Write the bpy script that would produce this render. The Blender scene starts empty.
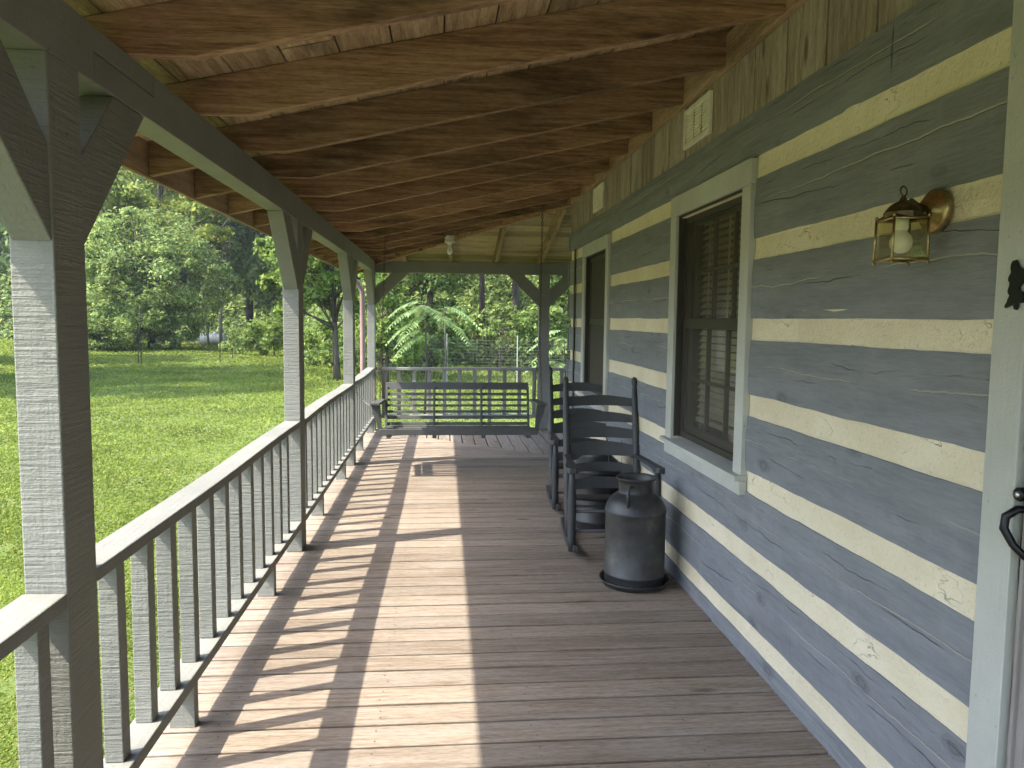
import bpy, math, random
import numpy as np
from mathutils import Vector, Matrix, noise as mnoise

random.seed(7)
RNG = np.random.default_rng(11)
R = math.radians
scene = bpy.context.scene
COL = scene.collection

# ---------------------------------------------------------------- layout (metres)
WALL = 1.436          # face of the logs
RAIL = -0.955         # inner face of posts, beams and rails
PT = 0.105            # thickness of posts / rails across the porch
YF = 10.98            # inner face of the far beam
YC = 8.72             # far corner of the cabin
Y0 = -2.4             # near end of the porch (behind the camera)
GZ = -0.57            # lawn level
SUN_DIR = Vector((-0.69, -0.226, 1.0)).normalized()

# ================================================================ materials
def new_mat(name):
    m = bpy.data.materials.new(name)
    m.use_nodes = True
    nt = m.node_tree
    return m, nt, nt.nodes['Principled BSDF']

def N(nt, t, **kw):
    n = nt.nodes.new(t)
    for k, v in kw.items():
        if k in n.inputs:
            n.inputs[k].default_value = v
        else:
            setattr(n, k, v)
    return n

def ramp(nt, stops, interp='LINEAR'):
    n = nt.nodes.new('ShaderNodeValToRGB')
    cr = n.color_ramp
    cr.interpolation = interp
    while len(cr.elements) < len(stops):
        cr.elements.new(0.5)
    for e, (p, c) in zip(cr.elements, stops):
        e.position = p
        e.color = (*c, 1) if len(c) == 3 else c
    return n

def coords(nt, scale=(1, 1, 1), island=False):
    """object coordinates, shifted per object (and per loose piece), then scaled"""
    L = nt.links
    tc = N(nt, 'ShaderNodeTexCoord')
    oi = N(nt, 'ShaderNodeObjectInfo')
    r = oi.outputs['Random']
    if island:
        g = N(nt, 'ShaderNodeNewGeometry')
        a = N(nt, 'ShaderNodeMath', operation='ADD')
        L.new(r, a.inputs[0]); L.new(g.outputs['Random Per Island'], a.inputs[1])
        r = a.outputs[0]
    mu = N(nt, 'ShaderNodeMath', operation='MULTIPLY'); mu.inputs[1].default_value = 37.0
    L.new(r, mu.inputs[0])
    ad = N(nt, 'ShaderNodeVectorMath', operation='ADD')
    L.new(tc.outputs['Object'], ad.inputs[0]); L.new(mu.outputs[0], ad.inputs[1])
    mp = N(nt, 'ShaderNodeVectorMath', operation='MULTIPLY')
    mp.inputs[1].default_value = scale
    L.new(ad.outputs[0], mp.inputs[0])
    return mp.outputs[0], r, ad.outputs[0]

def mixc(nt, fac, a, b, blend='MIX'):
    m = N(nt, 'ShaderNodeMix', data_type='RGBA', blend_type=blend)
    for s, v in ((m.inputs['Factor'], fac), (m.inputs['A'], a), (m.inputs['B'], b)):
        pass
    ia = [i for i in m.inputs if i.name == 'A' and i.type == 'RGBA'][0]
    ib = [i for i in m.inputs if i.name == 'B' and i.type == 'RGBA'][0]
    fa = [i for i in m.inputs if i.name == 'Factor' and i.type == 'VALUE'][0]
    for s, v in ((fa, fac), (ia, a), (ib, b)):
        if hasattr(v, 'links') or hasattr(v, 'is_linked'):
            nt.links.new(v, s)
        elif isinstance(v, (int, float)):
            s.default_value = v
        else:
            s.default_value = (*v, 1)
    return [o for o in m.outputs if o.type == 'RGBA'][0]

def noise(nt, vec, scale, detail=4, rough=.6):
    n = N(nt, 'ShaderNodeTexNoise')
    n.inputs['Scale'].default_value = scale
    n.inputs['Detail'].default_value = detail
    n.inputs['Roughness'].default_value = rough
    nt.links.new(vec, n.inputs['Vector'])
    return n.outputs['Fac']

def bump(nt, bsdf, hs, strength=.4, dist=.01):
    """hs: list of (height socket, weight)"""
    L = nt.links
    tot = None
    for h, w in hs:
        m = N(nt, 'ShaderNodeMath', operation='MULTIPLY'); m.inputs[1].default_value = w
        L.new(h, m.inputs[0])
        if tot is None:
            tot = m.outputs[0]
        else:
            a = N(nt, 'ShaderNodeMath', operation='ADD')
            L.new(tot, a.inputs[0]); L.new(m.outputs[0], a.inputs[1]); tot = a.outputs[0]
    b = N(nt, 'ShaderNodeBump')
    b.inputs['Strength'].default_value = strength
    b.inputs['Distance'].default_value = dist
    L.new(tot, b.inputs['Height'])
    L.new(b.outputs['Normal'], bsdf.inputs['Normal'])

def stretched(axis, along, across):
    s = [across] * 3
    s['xyz'.index(axis)] = along
    return tuple(s)

def wood_mat(name, dark, mid, light, axis, rough=.8, island=True, stain=None, stain_amt=.5,
             along=1.2, across=22, bstr=.5, bdist=.004, vary=.35, knots=True):
    m, nt, b = new_mat(name)
    L = nt.links
    v, r, raw = coords(nt, stretched(axis, along, across), island)
    g1 = noise(nt, v, 1.0, 6, .65)
    v2 = N(nt, 'ShaderNodeVectorMath', operation='MULTIPLY'); v2.inputs[1].default_value = stretched(axis, along * 3, across * 6)
    L.new(raw, v2.inputs[0])
    g2 = noise(nt, v2.outputs[0], 1.0, 3, .6)
    add = N(nt, 'ShaderNodeMath', operation='MULTIPLY_ADD'); add.inputs[1].default_value = .35
    L.new(g2, add.inputs[0]); L.new(g1, add.inputs[2])
    rp = ramp(nt, [(.42, dark), (.66, mid), (.92, light)])
    L.new(add.outputs[0], rp.inputs[0])
    col = rp.outputs[0]
    # tone of each board
    val = N(nt, 'ShaderNodeMapRange'); val.inputs['To Min'].default_value = 1 - vary; val.inputs['To Max'].default_value = 1 + vary
    fr = N(nt, 'ShaderNodeMath', operation='FRACT'); 
    mm = N(nt, 'ShaderNodeMath', operation='MULTIPLY'); mm.inputs[1].default_value = 7.31
    L.new(r, mm.inputs[0]); L.new(mm.outputs[0], fr.inputs[0]); L.new(fr.outputs[0], val.inputs['Value'])
    hs = N(nt, 'ShaderNodeHueSaturation'); L.new(val.outputs[0], hs.inputs['Value']); L.new(col, hs.inputs['Color'])
    col = hs.outputs[0]
    if stain is not None:
        v3 = N(nt, 'ShaderNodeVectorMath', operation='MULTIPLY'); v3.inputs[1].default_value = stretched(axis, .9, 5)
        L.new(raw, v3.inputs[0])
        s = noise(nt, v3.outputs[0], 1.0, 5, .7)
        sr = ramp(nt, [(.5, (0, 0, 0)), (.68, (stain_amt,) * 3)])
        L.new(s, sr.inputs[0])
        col = mixc(nt, sr.outputs[0], col, stain)
    if knots:
        v4 = N(nt, 'ShaderNodeVectorMath', operation='MULTIPLY'); v4.inputs[1].default_value = stretched(axis, 1.6, 5)
        L.new(raw, v4.inputs[0])
        vo = N(nt, 'ShaderNodeTexVoronoi'); vo.inputs['Scale'].default_value = 1.0
        L.new(v4.outputs[0], vo.inputs['Vector'])
        kr = ramp(nt, [(.05, (.75,) * 3), (.13, (0, 0, 0))]); L.new(vo.outputs['Distance'], kr.inputs[0])
        col = mixc(nt, kr.outputs[0], col, tuple(c * .45 for c in dark))
    v6 = N(nt, 'ShaderNodeVectorMath', operation='MULTIPLY'); v6.inputs[1].default_value = stretched(axis, 22, 130)
    L.new(raw, v6.inputs[0])
    g3 = noise(nt, v6.outputs[0], 1.0, 3, .7)
    fr3 = ramp(nt, [(.36, (.78,) * 3), (.5, (1, 1, 1)), (.66, (1.12,) * 3)]); L.new(g3, fr3.inputs[0])
    col = mixc(nt, 1.0, col, fr3.outputs[0], 'MULTIPLY')
    L.new(col, b.inputs['Base Color'])
    b.inputs['Roughness'].default_value = rough
    b.inputs['Specular IOR Level'].default_value = .25
    bump(nt, b, [(g1, .6), (g2, .4), (g3, .3)], bstr, bdist)
    return m

def rough_paint(name, col, axis='z', saw=.8, chips=None, rough=.65):
    """painted rough-sawn lumber: fine saw lines across the grain"""
    m, nt, b = new_mat(name)
    L = nt.links
    v, r, raw = coords(nt, stretched(axis, 95, 5))
    saws = noise(nt, v, 1.0, 3, .6)
    v2 = N(nt, 'ShaderNodeVectorMath', operation='MULTIPLY'); v2.inputs[1].default_value = stretched(axis, 3, 60)
    L.new(raw, v2.inputs[0])
    gr = noise(nt, v2.outputs[0], 1.0, 4, .6)
    big = noise(nt, raw, 2.2, 5, .6)
    rp = ramp(nt, [(.3, tuple(c * .84 for c in col)), (.7, tuple(min(1, c * 1.1) for c in col))])
    L.new(big, rp.inputs[0])
    c2 = mixc(nt, .25, rp.outputs[0], (.5, .5, .5), 'OVERLAY')
    sp = noise(nt, raw, 34, 2, .5)
    sr = ramp(nt, [(.70, (0, 0, 0)), (.76, (.5,) * 3)]); L.new(sp, sr.inputs[0])
    c3 = mixc(nt, sr.outputs[0], rp.outputs[0], tuple(c * .5 for c in col))
    L.new(c3, b.inputs['Base Color'])
    b.inputs['Roughness'].default_value = rough
    b.inputs['Specular IOR Level'].default_value = .3
    grit = noise(nt, raw, 120, 3, .7)
    bump(nt, b, [(saws, saw), (gr, .35), (sp, .25), (grit, .3)], .85, .007)
    return m

def log_paint():
    """weathered blue grey paint on hewn logs: grain, knots, drying cracks"""
    m, nt, b = new_mat('blue_grey_log_paint')
    L = nt.links
    v, r, raw = coords(nt, (14, 2.2, 16))
    g = noise(nt, v, 1.0, 7, .68)
    v2 = N(nt, 'ShaderNodeVectorMath', operation='MULTIPLY'); v2.inputs[1].default_value = (60, 9, 90)
    L.new(raw, v2.inputs[0])
    fine = noise(nt, v2.outputs[0], 1.0, 4, .6)
    rp = ramp(nt, [(.26, (.165, .175, .184)), (.5, (.208, .219, .228)), (.74, (.25, .262, .27))])
    mix = N(nt, 'ShaderNodeMath', operation='MULTIPLY_ADD'); mix.inputs[1].default_value = .5
    L.new(fine, mix.inputs[0]); L.new(g, mix.inputs[2])
    sub = N(nt, 'ShaderNodeMath', operation='SUBTRACT'); sub.inputs[1].default_value = .25
    L.new(mix.outputs[0], sub.inputs[0]); L.new(sub.outputs[0], rp.inputs[0])
    col = rp.outputs[0]
    # scuffed, paler patches
    sc = noise(nt, raw, 3.1, 6, .7)
    sr = ramp(nt, [(.52, (0, 0, 0)), (.75, (.45,) * 3)]); L.new(sc, sr.inputs[0])
    col = mixc(nt, sr.outputs[0], col, (.31, .318, .32))
    # drying cracks that wander along each log: one pale (filled), one dark
    at = N(nt, 'ShaderNodeAttribute', attribute_name='across')
    def crack(offset, centre, swing, width, lo, hi, yscale):
        def n1(ys, k, det=2):
            q = N(nt, 'ShaderNodeVectorMath', operation='MULTIPLY'); q.inputs[1].default_value = (.0, ys, .0)
            L.new(raw, q.inputs[0])
            a2 = N(nt, 'ShaderNodeVectorMath', operation='ADD'); a2.inputs[1].default_value = (offset, k, offset * 1.7)
            L.new(q.outputs[0], a2.inputs[0])
            return noise(nt, a2.outputs[0], 1.0, det, .6)
        big = n1(yscale, 3.1, 1); mid = n1(yscale * 9, 7.7, 4)
        e = N(nt, 'ShaderNodeMath', operation='MULTIPLY_ADD'); e.inputs[1].default_value = swing; e.inputs[2].default_value = centre - swing / 2
        L.new(big, e.inputs[0])
        e2 = N(nt, 'ShaderNodeMath', operation='MULTIPLY_ADD'); e2.inputs[1].default_value = .16; L.new(mid, e2.inputs[0]); L.new(e.outputs[0], e2.inputs[2])
        d = N(nt, 'ShaderNodeMath', operation='SUBTRACT'); L.new(at.outputs['Fac'], d.inputs[0]); L.new(e2.outputs[0], d.inputs[1])
        ab = N(nt, 'ShaderNodeMath', operation='ABSOLUTE'); L.new(d.outputs[0], ab.inputs[0])
        rr = ramp(nt, [(.0, (1, 1, 1)), (width, (0, 0, 0))]); L.new(ab.outputs[0], rr.inputs[0])
        mk = ramp(nt, [(lo, (0, 0, 0)), (hi, (1, 1, 1))]); L.new(n1(yscale * 3.2, 13.3, 3), mk.inputs[0])
        m = N(nt, 'ShaderNodeMath', operation='MULTIPLY'); L.new(rr.outputs[0], m.inputs[0]); L.new(mk.outputs[0], m.inputs[1])
        return m
    mm = crack(1.3, .52, .5, .017, .42, .53, .45)
    col = mixc(nt, mm.outputs[0], col, (.50, .47, .39))
    dk = crack(5.9, .36, .7, .009, .50, .62, .55)
    col = mixc(nt, dk.outputs[0], col, (.10, .105, .11))
    dk2 = crack(9.4, .74, .5, .007, .50, .60, .8)
    col = mixc(nt, dk2.outputs[0], col, (.12, .125, .13))
    # dark fine checks
    v5 = N(nt, 'ShaderNodeVectorMath', operation='MULTIPLY'); v5.inputs[1].default_value = (5, .8, 11)
    L.new(raw, v5.inputs[0])
    cn2 = noise(nt, v5.outputs[0], 1.0, 3, .55)
    s2 = N(nt, 'ShaderNodeMath', operation='SUBTRACT'); s2.inputs[1].default_value = .44; L.new(cn2, s2.inputs[0])
    ab2 = N(nt, 'ShaderNodeMath', operation='ABSOLUTE'); L.new(s2.outputs[0], ab2.inputs[0])
    lr2 = ramp(nt, [(.0, (.7,) * 3), (.006, (0, 0, 0))]); L.new(ab2.outputs[0], lr2.inputs[0])
    m2 = N(nt, 'ShaderNodeMath', operation='MULTIPLY'); L.new(lr2.outputs[0], m2.inputs[0]); L.new(sr.outputs[0], m2.inputs[1])
    m3 = N(nt, 'ShaderNodeMath', operation='MULTIPLY'); m3.inputs[1].default_value = 2.0; m3.use_clamp = True; L.new(m2.outputs[0], m3.inputs[0])
    col = mixc(nt, m3.outputs[0], col, (.06, .065, .07))
    # knots
    v4 = N(nt, 'ShaderNodeVectorMath', operation='MULTIPLY'); v4.inputs[1].default_value = (1.2, 2.3, 4.6)
    L.new(raw, v4.inputs[0])
    vo = N(nt, 'ShaderNodeTexVoronoi'); vo.inputs['Scale'].default_value = 1.0
    L.new(v4.outputs[0], vo.inputs['Vector'])
    kr = ramp(nt, [(.0, (.25,) * 3), (.05, (.5,) * 3), (.075, (.8,) * 3), (.095, (.2,) * 3), (.12, (.42,) * 3), (.15, (.05,) * 3), (.19, (0, 0, 0))]); L.new(vo.outputs['Distance'], kr.inputs[0])
    kn = noise(nt, raw, 26, 3, .6)
    ka = N(nt, 'ShaderNodeMath', operation='MULTIPLY_ADD'); ka.inputs[1].default_value = .09; L.new(kn, ka.inputs[0]); L.new(vo.outputs['Distance'], ka.inputs[2])
    ks = N(nt, 'ShaderNodeMath', operation='SUBTRACT'); ks.inputs[1].default_value = .045; L.new(ka.outputs[0], ks.inputs[0]); L.new(ks.outputs[0], kr.inputs[0])
    col = mixc(nt, kr.outputs[0], col, (.10, .105, .11))
    L.new(col, b.inputs['Base Color'])
    vh = N(nt, 'ShaderNodeVectorMath', operation='MULTIPLY'); vh.inputs[1].default_value = (3, 9, 1.6)
    L.new(raw, vh.inputs[0])
    hew = noise(nt, vh.outputs[0], 1.0, 3, .6)
    b.inputs['Roughness'].default_value = .62
    b.inputs['Specular IOR Level'].default_value = .35
    bump(nt, b, [(g, .8), (fine, .35), (hew, .9), (mm.outputs[0], -.6), (dk.outputs[0], -1.2), (dk2.outputs[0], -1), (kr.outputs[0], -.4), (m3.outputs[0], -.3)], .75, .010)
    return m

def chink_mat():
    m, nt, b = new_mat('cream_chinking')
    L = nt.links
    v, r, raw = coords(nt, (1, 1, 1))
    big = noise(nt, raw, 3.0, 4, .6)
    sand = noise(nt, raw, 85, 3, .75)
    lump = noise(nt, raw, 28, 4, .6)
    rp = ramp(nt, [(.3, (.70, .62, .425)), (.7, (.82, .74, .545))]); L.new(big, rp.inputs[0])
    pr = ramp(nt, [(.60, (0, 0, 0)), (.70, (.55,) * 3)]); L.new(sand, pr.inputs[0])
    col = mixc(nt, pr.outputs[0], rp.outputs[0], (.38, .32, .21))
    w = N(nt, 'ShaderNodeVectorMath', operation='MULTIPLY'); w.inputs[1].default_value = (3, 2.6, 7); L.new(raw, w.inputs[0])
    cn = noise(nt, w.outputs[0], 1.0, 4, .6)
    s1 = N(nt, 'ShaderNodeMath', operation='SUBTRACT'); s1.inputs[1].default_value = .5; L.new(cn, s1.inputs[0])
    ab = N(nt, 'ShaderNodeMath', operation='ABSOLUTE'); L.new(s1.outputs[0], ab.inputs[0])
    lr = ramp(nt, [(.0, (.8,) * 3), (.004, (0, 0, 0))]); L.new(ab.outputs[0], lr.inputs[0])
    mk = ramp(nt, [(.54, (0, 0, 0)), (.62, (.7,) * 3)]); L.new(big, mk.inputs[0])
    mm = N(nt, 'ShaderNodeMath', operation='MULTIPLY'); L.new(lr.outputs[0], mm.inputs[0]); L.new(mk.outputs[0], mm.inputs[1])
    col = mixc(nt, mm.outputs[0], col, (.2, .16, .1))
    L.new(col, b.inputs['Base Color'])
    b.inputs['Roughness'].default_value = .95
    b.inputs['Specular IOR Level'].default_value = .1
    bump(nt, b, [(sand, .35), (lump, .8), (mm.outputs[0], -.8)], 1.0, .010)
    return m

def plain(name, col, rough=.5, metal=0.0, bstr=0.0, bscale=40, spec=.5, var=.12, vscale=6):
    m, nt, b = new_mat(name)
    v, r, raw = coords(nt, (1, 1, 1))
    n = noise(nt, raw, vscale, 4, .6)
    rp = ramp(nt, [(.3, tuple(c * (1 - var) for c in col)), (.7, tuple(min(1, c * (1 + var)) for c in col))])
    nt.links.new(n, rp.inputs[0]); nt.links.new(rp.outputs[0], b.inputs['Base Color'])
    b.inputs['Roughness'].default_value = rough
    b.inputs['Metallic'].default_value = metal
    b.inputs['Specular IOR Level'].default_value = spec
    if bstr:
        bump(nt, b, [(noise(nt, raw, bscale, 3, .6), 1)], bstr, .003)
    return m

def milk_can_mat():
    m, nt, b = new_mat('worn_black_paint_on_steel')
    v, r, raw = coords(nt, (1, 1, 1))
    n = noise(nt, raw, 5, 6, .7)
    sp = noise(nt, raw, 60, 3, .6)
    rp = ramp(nt, [(.38, (.036, .037, .036)), (.58, (.066, .067, .062)), (.68, (.12, .11, .092)), (.8, (.15, .12, .09))])
    nt.links.new(n, rp.inputs[0])
    r2 = ramp(nt, [(.68, (0, 0, 0)), (.74, (.5,) * 3)]); nt.links.new(sp, r2.inputs[0])
    c = mixc(nt, r2.outputs[0], rp.outputs[0], (.12, .115, .10))
    nt.links.new(c, b.inputs['Base Color'])
    rr = ramp(nt, [(.3, (.36,) * 3), (.7, (.58,) * 3)]); nt.links.new(n, rr.inputs[0])
    nt.links.new(rr.outputs[0], b.inputs['Roughness'])
    b.inputs['Metallic'].default_value = .25
    bump(nt, b, [(n, .8), (sp, .2)], .35, .006)
    return m

def leaf_mat(name, dark, light, trans=.3, spec=.2, rough=.6, tip=None):
    m, nt, b = new_mat(name)
    L = nt.links
    g = N(nt, 'ShaderNodeNewGeometry')
    rp = ramp(nt, [(.0, dark), (.75, light), (1.0, tip or light)])
    L.new(g.outputs['Random Per Island'], rp.inputs[0])
    tc = N(nt, 'ShaderNodeTexCoord')
    n = noise(nt, tc.outputs['Object'], .55, 3, .6)
    mr = N(nt, 'ShaderNodeMapRange'); mr.inputs['From Min'].default_value = .3; mr.inputs['From Max'].default_value = .7
    mr.inputs['To Min'].default_value = .7; mr.inputs['To Max'].default_value = 1.3
    L.new(n, mr.inputs['Value'])
    hs = N(nt, 'ShaderNodeHueSaturation'); L.new(mr.outputs[0], hs.inputs['Value']); L.new(rp.outputs[0], hs.inputs['Color'])
    L.new(hs.outputs[0], b.inputs['Base Color'])
    b.inputs['Roughness'].default_value = rough
    b.inputs['Specular IOR Level'].default_value = spec
    t = N(nt, 'ShaderNodeBsdfTranslucent')
    h2 = N(nt, 'ShaderNodeHueSaturation'); h2.inputs['Value'].default_value = 1.5; h2.inputs['Hue'].default_value = .485
    L.new(hs.outputs[0], h2.inputs['Color']); L.new(h2.outputs[0], t.inputs['Color'])
    mx = N(nt, 'ShaderNodeMixShader'); mx.inputs[0].default_value = trans
    L.new(b.outputs[0], mx.inputs[1]); L.new(t.outputs[0], mx.inputs[2])
    L.new(mx.outputs[0], nt.nodes['Material Output'].inputs['Surface'])
    return m

def ground_mat():
    m, nt, b = new_mat('lawn_soil_and_leaf_litter')
    L = nt.links
    tc = N(nt, 'ShaderNodeTexCoord')
    n1 = noise(nt, tc.outputs['Object'], .35, 5, .65)
    n2 = noise(nt, tc.outputs['Object'], 6, 5, .7)
    n3 = noise(nt, tc.outputs['Object'], 45, 3, .7)
    rp = ramp(nt, [(.3, (.11, .155, .034)), (.55, (.145, .20, .045)), (.75, (.18, .215, .065))])
    mx = N(nt, 'ShaderNodeMath', operation='MULTIPLY_ADD'); mx.inputs[1].default_value = .4
    L.new(n2, mx.inputs[0]); L.new(n1, mx.inputs[2])
    sb = N(nt, 'ShaderNodeMath', operation='SUBTRACT'); sb.inputs[1].default_value = .2; L.new(mx.outputs[0], sb.inputs[0])
    L.new(sb.outputs[0], rp.inputs[0])
    pr = ramp(nt, [(.54, (0, 0, 0)), (.66, (.85,) * 3)]); L.new(n2, pr.inputs[0])
    col = mixc(nt, pr.outputs[0], rp.outputs[0], (.25, .20, .12))
    at = N(nt, 'ShaderNodeAttribute', attribute_name='litter')
    col = mixc(nt, at.outputs['Fac'], col, (.05, .055, .028))
    L.new(col, b.inputs['Base Color'])
    b.inputs['Roughness'].default_value = .95
    b.inputs['Specular IOR Level'].default_value = .1
    bump(nt, b, [(n2, .5), (n3, .5)], .9, .05)
    return m

def glass_mat(name, tint, refl=1.0):
    m, nt, b = new_mat(name)
    L = nt.links
    nt.nodes.remove(b)
    tr = N(nt, 'ShaderNodeBsdfTransparent'); tr.inputs['Color'].default_value = (*tint, 1)
    gl = N(nt, 'ShaderNodeBsdfGlossy'); gl.inputs['Roughness'].default_value = .02
    lw = N(nt, 'ShaderNodeLayerWeight'); lw.inputs['Blend'].default_value = .5
    pw = N(nt, 'ShaderNodeMath', operation='POWER'); pw.inputs[1].default_value = 4.0
    L.new(lw.outputs['Facing'], pw.inputs[0])
    mu = N(nt, 'ShaderNodeMath', operation='MULTIPLY_ADD'); mu.inputs[1].default_value = .9 * refl; mu.inputs[2].default_value = .04 * refl; mu.use_clamp = True
    L.new(pw.outputs[0], mu.inputs[0])
    mx = N(nt, 'ShaderNodeMixShader')
    L.new(mu.outputs[0], mx.inputs[0]); L.new(tr.outputs[0], mx.inputs[1]); L.new(gl.outputs[0], mx.inputs[2])
    L.new(mx.outputs[0], nt.nodes['Material Output'].inputs['Surface'])
    return m

def screen_mat(name, col, open_=.6):
    m, nt, b = new_mat(name)
    L = nt.links
    b.inputs['Base Color'].default_value = (*col, 1); b.inputs['Roughness'].default_value = .8
    tr = N(nt, 'ShaderNodeBsdfTransparent')
    mx = N(nt, 'ShaderNodeMixShader'); mx.inputs[0].default_value = open_
    L.new(b.outputs[0], mx.inputs[1]); L.new(tr.outputs[0], mx.inputs[2])
    L.new(mx.outputs[0], nt.nodes['Material Output'].inputs['Surface'])
    return m

PAINT = (.235, .236, .205)
M = {}
M['post'] = rough_paint('sage_grey_post_paint', PAINT, 'z')
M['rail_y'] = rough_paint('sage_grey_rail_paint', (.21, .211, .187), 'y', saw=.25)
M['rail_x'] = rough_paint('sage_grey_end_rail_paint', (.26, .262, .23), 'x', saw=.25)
M['beam_y'] = rough_paint('sage_grey_beam_paint', PAINT, 'y', saw=.35)
M['beam_x'] = rough_paint('sage_grey_end_beam_paint', PAINT, 'x', saw=.35)
M['trim'] = rough_paint('pale_sage_trim_paint', (.50, .51, .45), 'z', saw=.08)
M['log'] = log_paint()
M['chink'] = chink_mat()
M['rafter_x'] = wood_mat('brown_rafter_lumber', (.115, .062, .036), (.33, .195, .118), (.49, .325, .215), 'x', stain=(.055, .036, .024), stain_amt=.85, island=False, vary=.3, across=44, along=2.2, bstr=.9, bdist=.006)
M['rafter_y'] = wood_mat('brown_end_rafter_lumber', (.18, .115, .065), (.32, .22, .13), (.43, .31, .20), 'y', stain=(.07, .05, .035), stain_amt=.5, island=False, vary=.2)
M['roofb_y'] = wood_mat('brown_roof_boards', (.18, .115, .066), (.40, .275, .17), (.56, .43, .29), 'y', stain=(.09, .062, .042), stain_amt=.8, vary=.35, across=30, along=1.6, bstr=.8)
M['roofb_x'] = wood_mat('reflected_sun_end_roof_boards', (.27, .20, .11), (.41, .32, .18), (.52, .43, .27), 'x', stain=(.1, .07, .04), stain_amt=.5, vary=.3)  # lighter, yellower board colour stands in for reflected sun on the end slope
M['siding'] = wood_mat('weathered_board_siding', (.15, .128, .102), (.315, .262, .205), (.46, .40, .335), 'z', stain=(.46, .43, .37), stain_amt=.7, vary=.22, across=26, along=2.5)
M['deck_x'] = wood_mat('weathered_deck_boards', (.145, .105, .07), (.245, .197, .150), (.315, .268, .217), 'x', stain=(.305, .265, .22), stain_amt=.65, vary=.2, across=46, along=2.6, bstr=.9)
M['deck_y'] = wood_mat('weathered_end_deck_boards', (.145, .105, .07), (.245, .197, .150), (.315, .268, .217), 'y', stain=(.305, .265, .22), stain_amt=.65, vary=.2, across=46, along=2.6, bstr=.9)
M['roofing'] = plain('dark_roofing', (.06, .06, .06), .8)
M['swing'] = plain('charcoal_swing_paint', (.085, .087, .084), .55, bstr=.3, spec=.35)
M['chair'] = plain('black_chair_paint', (.05, .051, .05), .5, bstr=.12, spec=.45)
M['seat'] = plain('dark_woven_seat', (.03, .028, .025), .8, bstr=.8, bscale=90)
M['can'] = milk_can_mat()
M['pan'] = plain('dark_galvanised_pan', (.06, .06, .056), .4, metal=.6, var=.3)
M['brass'] = plain('aged_brass', (.44, .345, .165), .34, metal=1.0, bstr=.1, var=.4, vscale=30)
M['brass_dark'] = plain('tarnished_brass', (.15, .11, .06), .45, metal=.9, bstr=.15, var=.4, vscale=30)
M['lampglass'] = glass_mat('bevelled_lamp_glass', (.97, .96, .86), 1.2)
M['bulb'] = plain('white_frosted_bulb', (.86, .84, .76), .35)
M['white'] = plain('white_porcelain', (.72, .70, .62), .4)
M['vent'] = plain('almond_vent_metal', (.78, .75, .63), .5)
M['black'] = plain('black_iron', (.012, .012, .012), .38, metal=.4, bstr=.2)
M['steel'] = plain('bright_steel', (.6, .6, .58), .3, metal=1.0)
M['bronze'] = plain('dark_bronze_window_frame', (.035, .03, .022), .5)
M['blind'] = plain('cream_blind_slats', (.75, .68, .5), .6)
M['glass'] = glass_mat('window_glass', (.96, .96, .94), 1.3)
M['screen'] = screen_mat('insect_screen', (.13, .12, .092), .8)
M['screen_dense'] = screen_mat('dense_solar_screen', (.085, .078, .055), .28)
M['taupe'] = plain('taupe_storm_door_paint', (.27, .25, .225), .45)
M['room'] = plain('dim_room_wall', (.16, .14, .11), .9)
M['chain'] = plain('rusty_swing_chain', (.09, .06, .045), .6, metal=.6)
M['spout'] = plain('pinkish_brown_downspout_enamel', (.30, .20, .185), .45)
M['ground'] = ground_mat()
M['bark'] = wood_mat('grey_brown_bark', (.035, .028, .022), (.07, .057, .045), (.115, .097, .078), 'z', island=False, knots=False, along=2, across=14, bstr=1, bdist=.03)
M['palebark'] = wood_mat('pale_bark', (.17, .15, .12), (.27, .25, .21), (.36, .33, .29), 'z', island=False, knots=False, along=2, across=14, bstr=1, bdist=.03)
M['wire'] = plain('galvanised_wire', (.24, .23, .21), .5, metal=.4)
M['tpost'] = plain('pale_fence_post', (.36, .38, .32), .6)
M['stake'] = plain('dark_stake', (.05, .045, .04), .7)
M['tank'] = plain('white_tank_enamel', (.78, .78, .75), .35, var=.05)
M['nail'] = plain('weathered_nail', (.07, .06, .055), .6)
M['cord'] = plain('grey_cord', (.2, .2, .19), .8)
M['grass'] = leaf_mat('lawn_blades', (.13, .185, .032), (.18, .24, .044), .42, .12, .75, tip=(.24, .26, .075))
M['lf_cedar'] = leaf_mat('small_grey_green_leaves', (.065, .115, .03), (.22, .31, .085), .42, tip=(.38, .44, .15))
M['lf_yellow'] = leaf_mat('yellow_green_leaves', (.10, .15, .025), (.25, .31, .06), .42, tip=(.34, .38, .09))
M['lf_blue'] = leaf_mat('cool_green_leaves', (.07, .12, .04), (.23, .32, .105), .42, tip=(.34, .42, .16))
M['lf_bright'] = leaf_mat('bright_green_leaves', (.08, .14, .025), (.20, .29, .06), .42, tip=(.28, .36, .09))
M['lf_dark'] = leaf_mat('deep_green_leaves', (.05, .09, .025), (.17, .245, .065), .42, tip=(.33, .39, .12))
M['lf_sumac'] = leaf_mat('pale_frond_leaflets', (.11, .18, .06), (.21, .31, .11), .4, spec=.35, tip=(.3, .40, .17))

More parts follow.
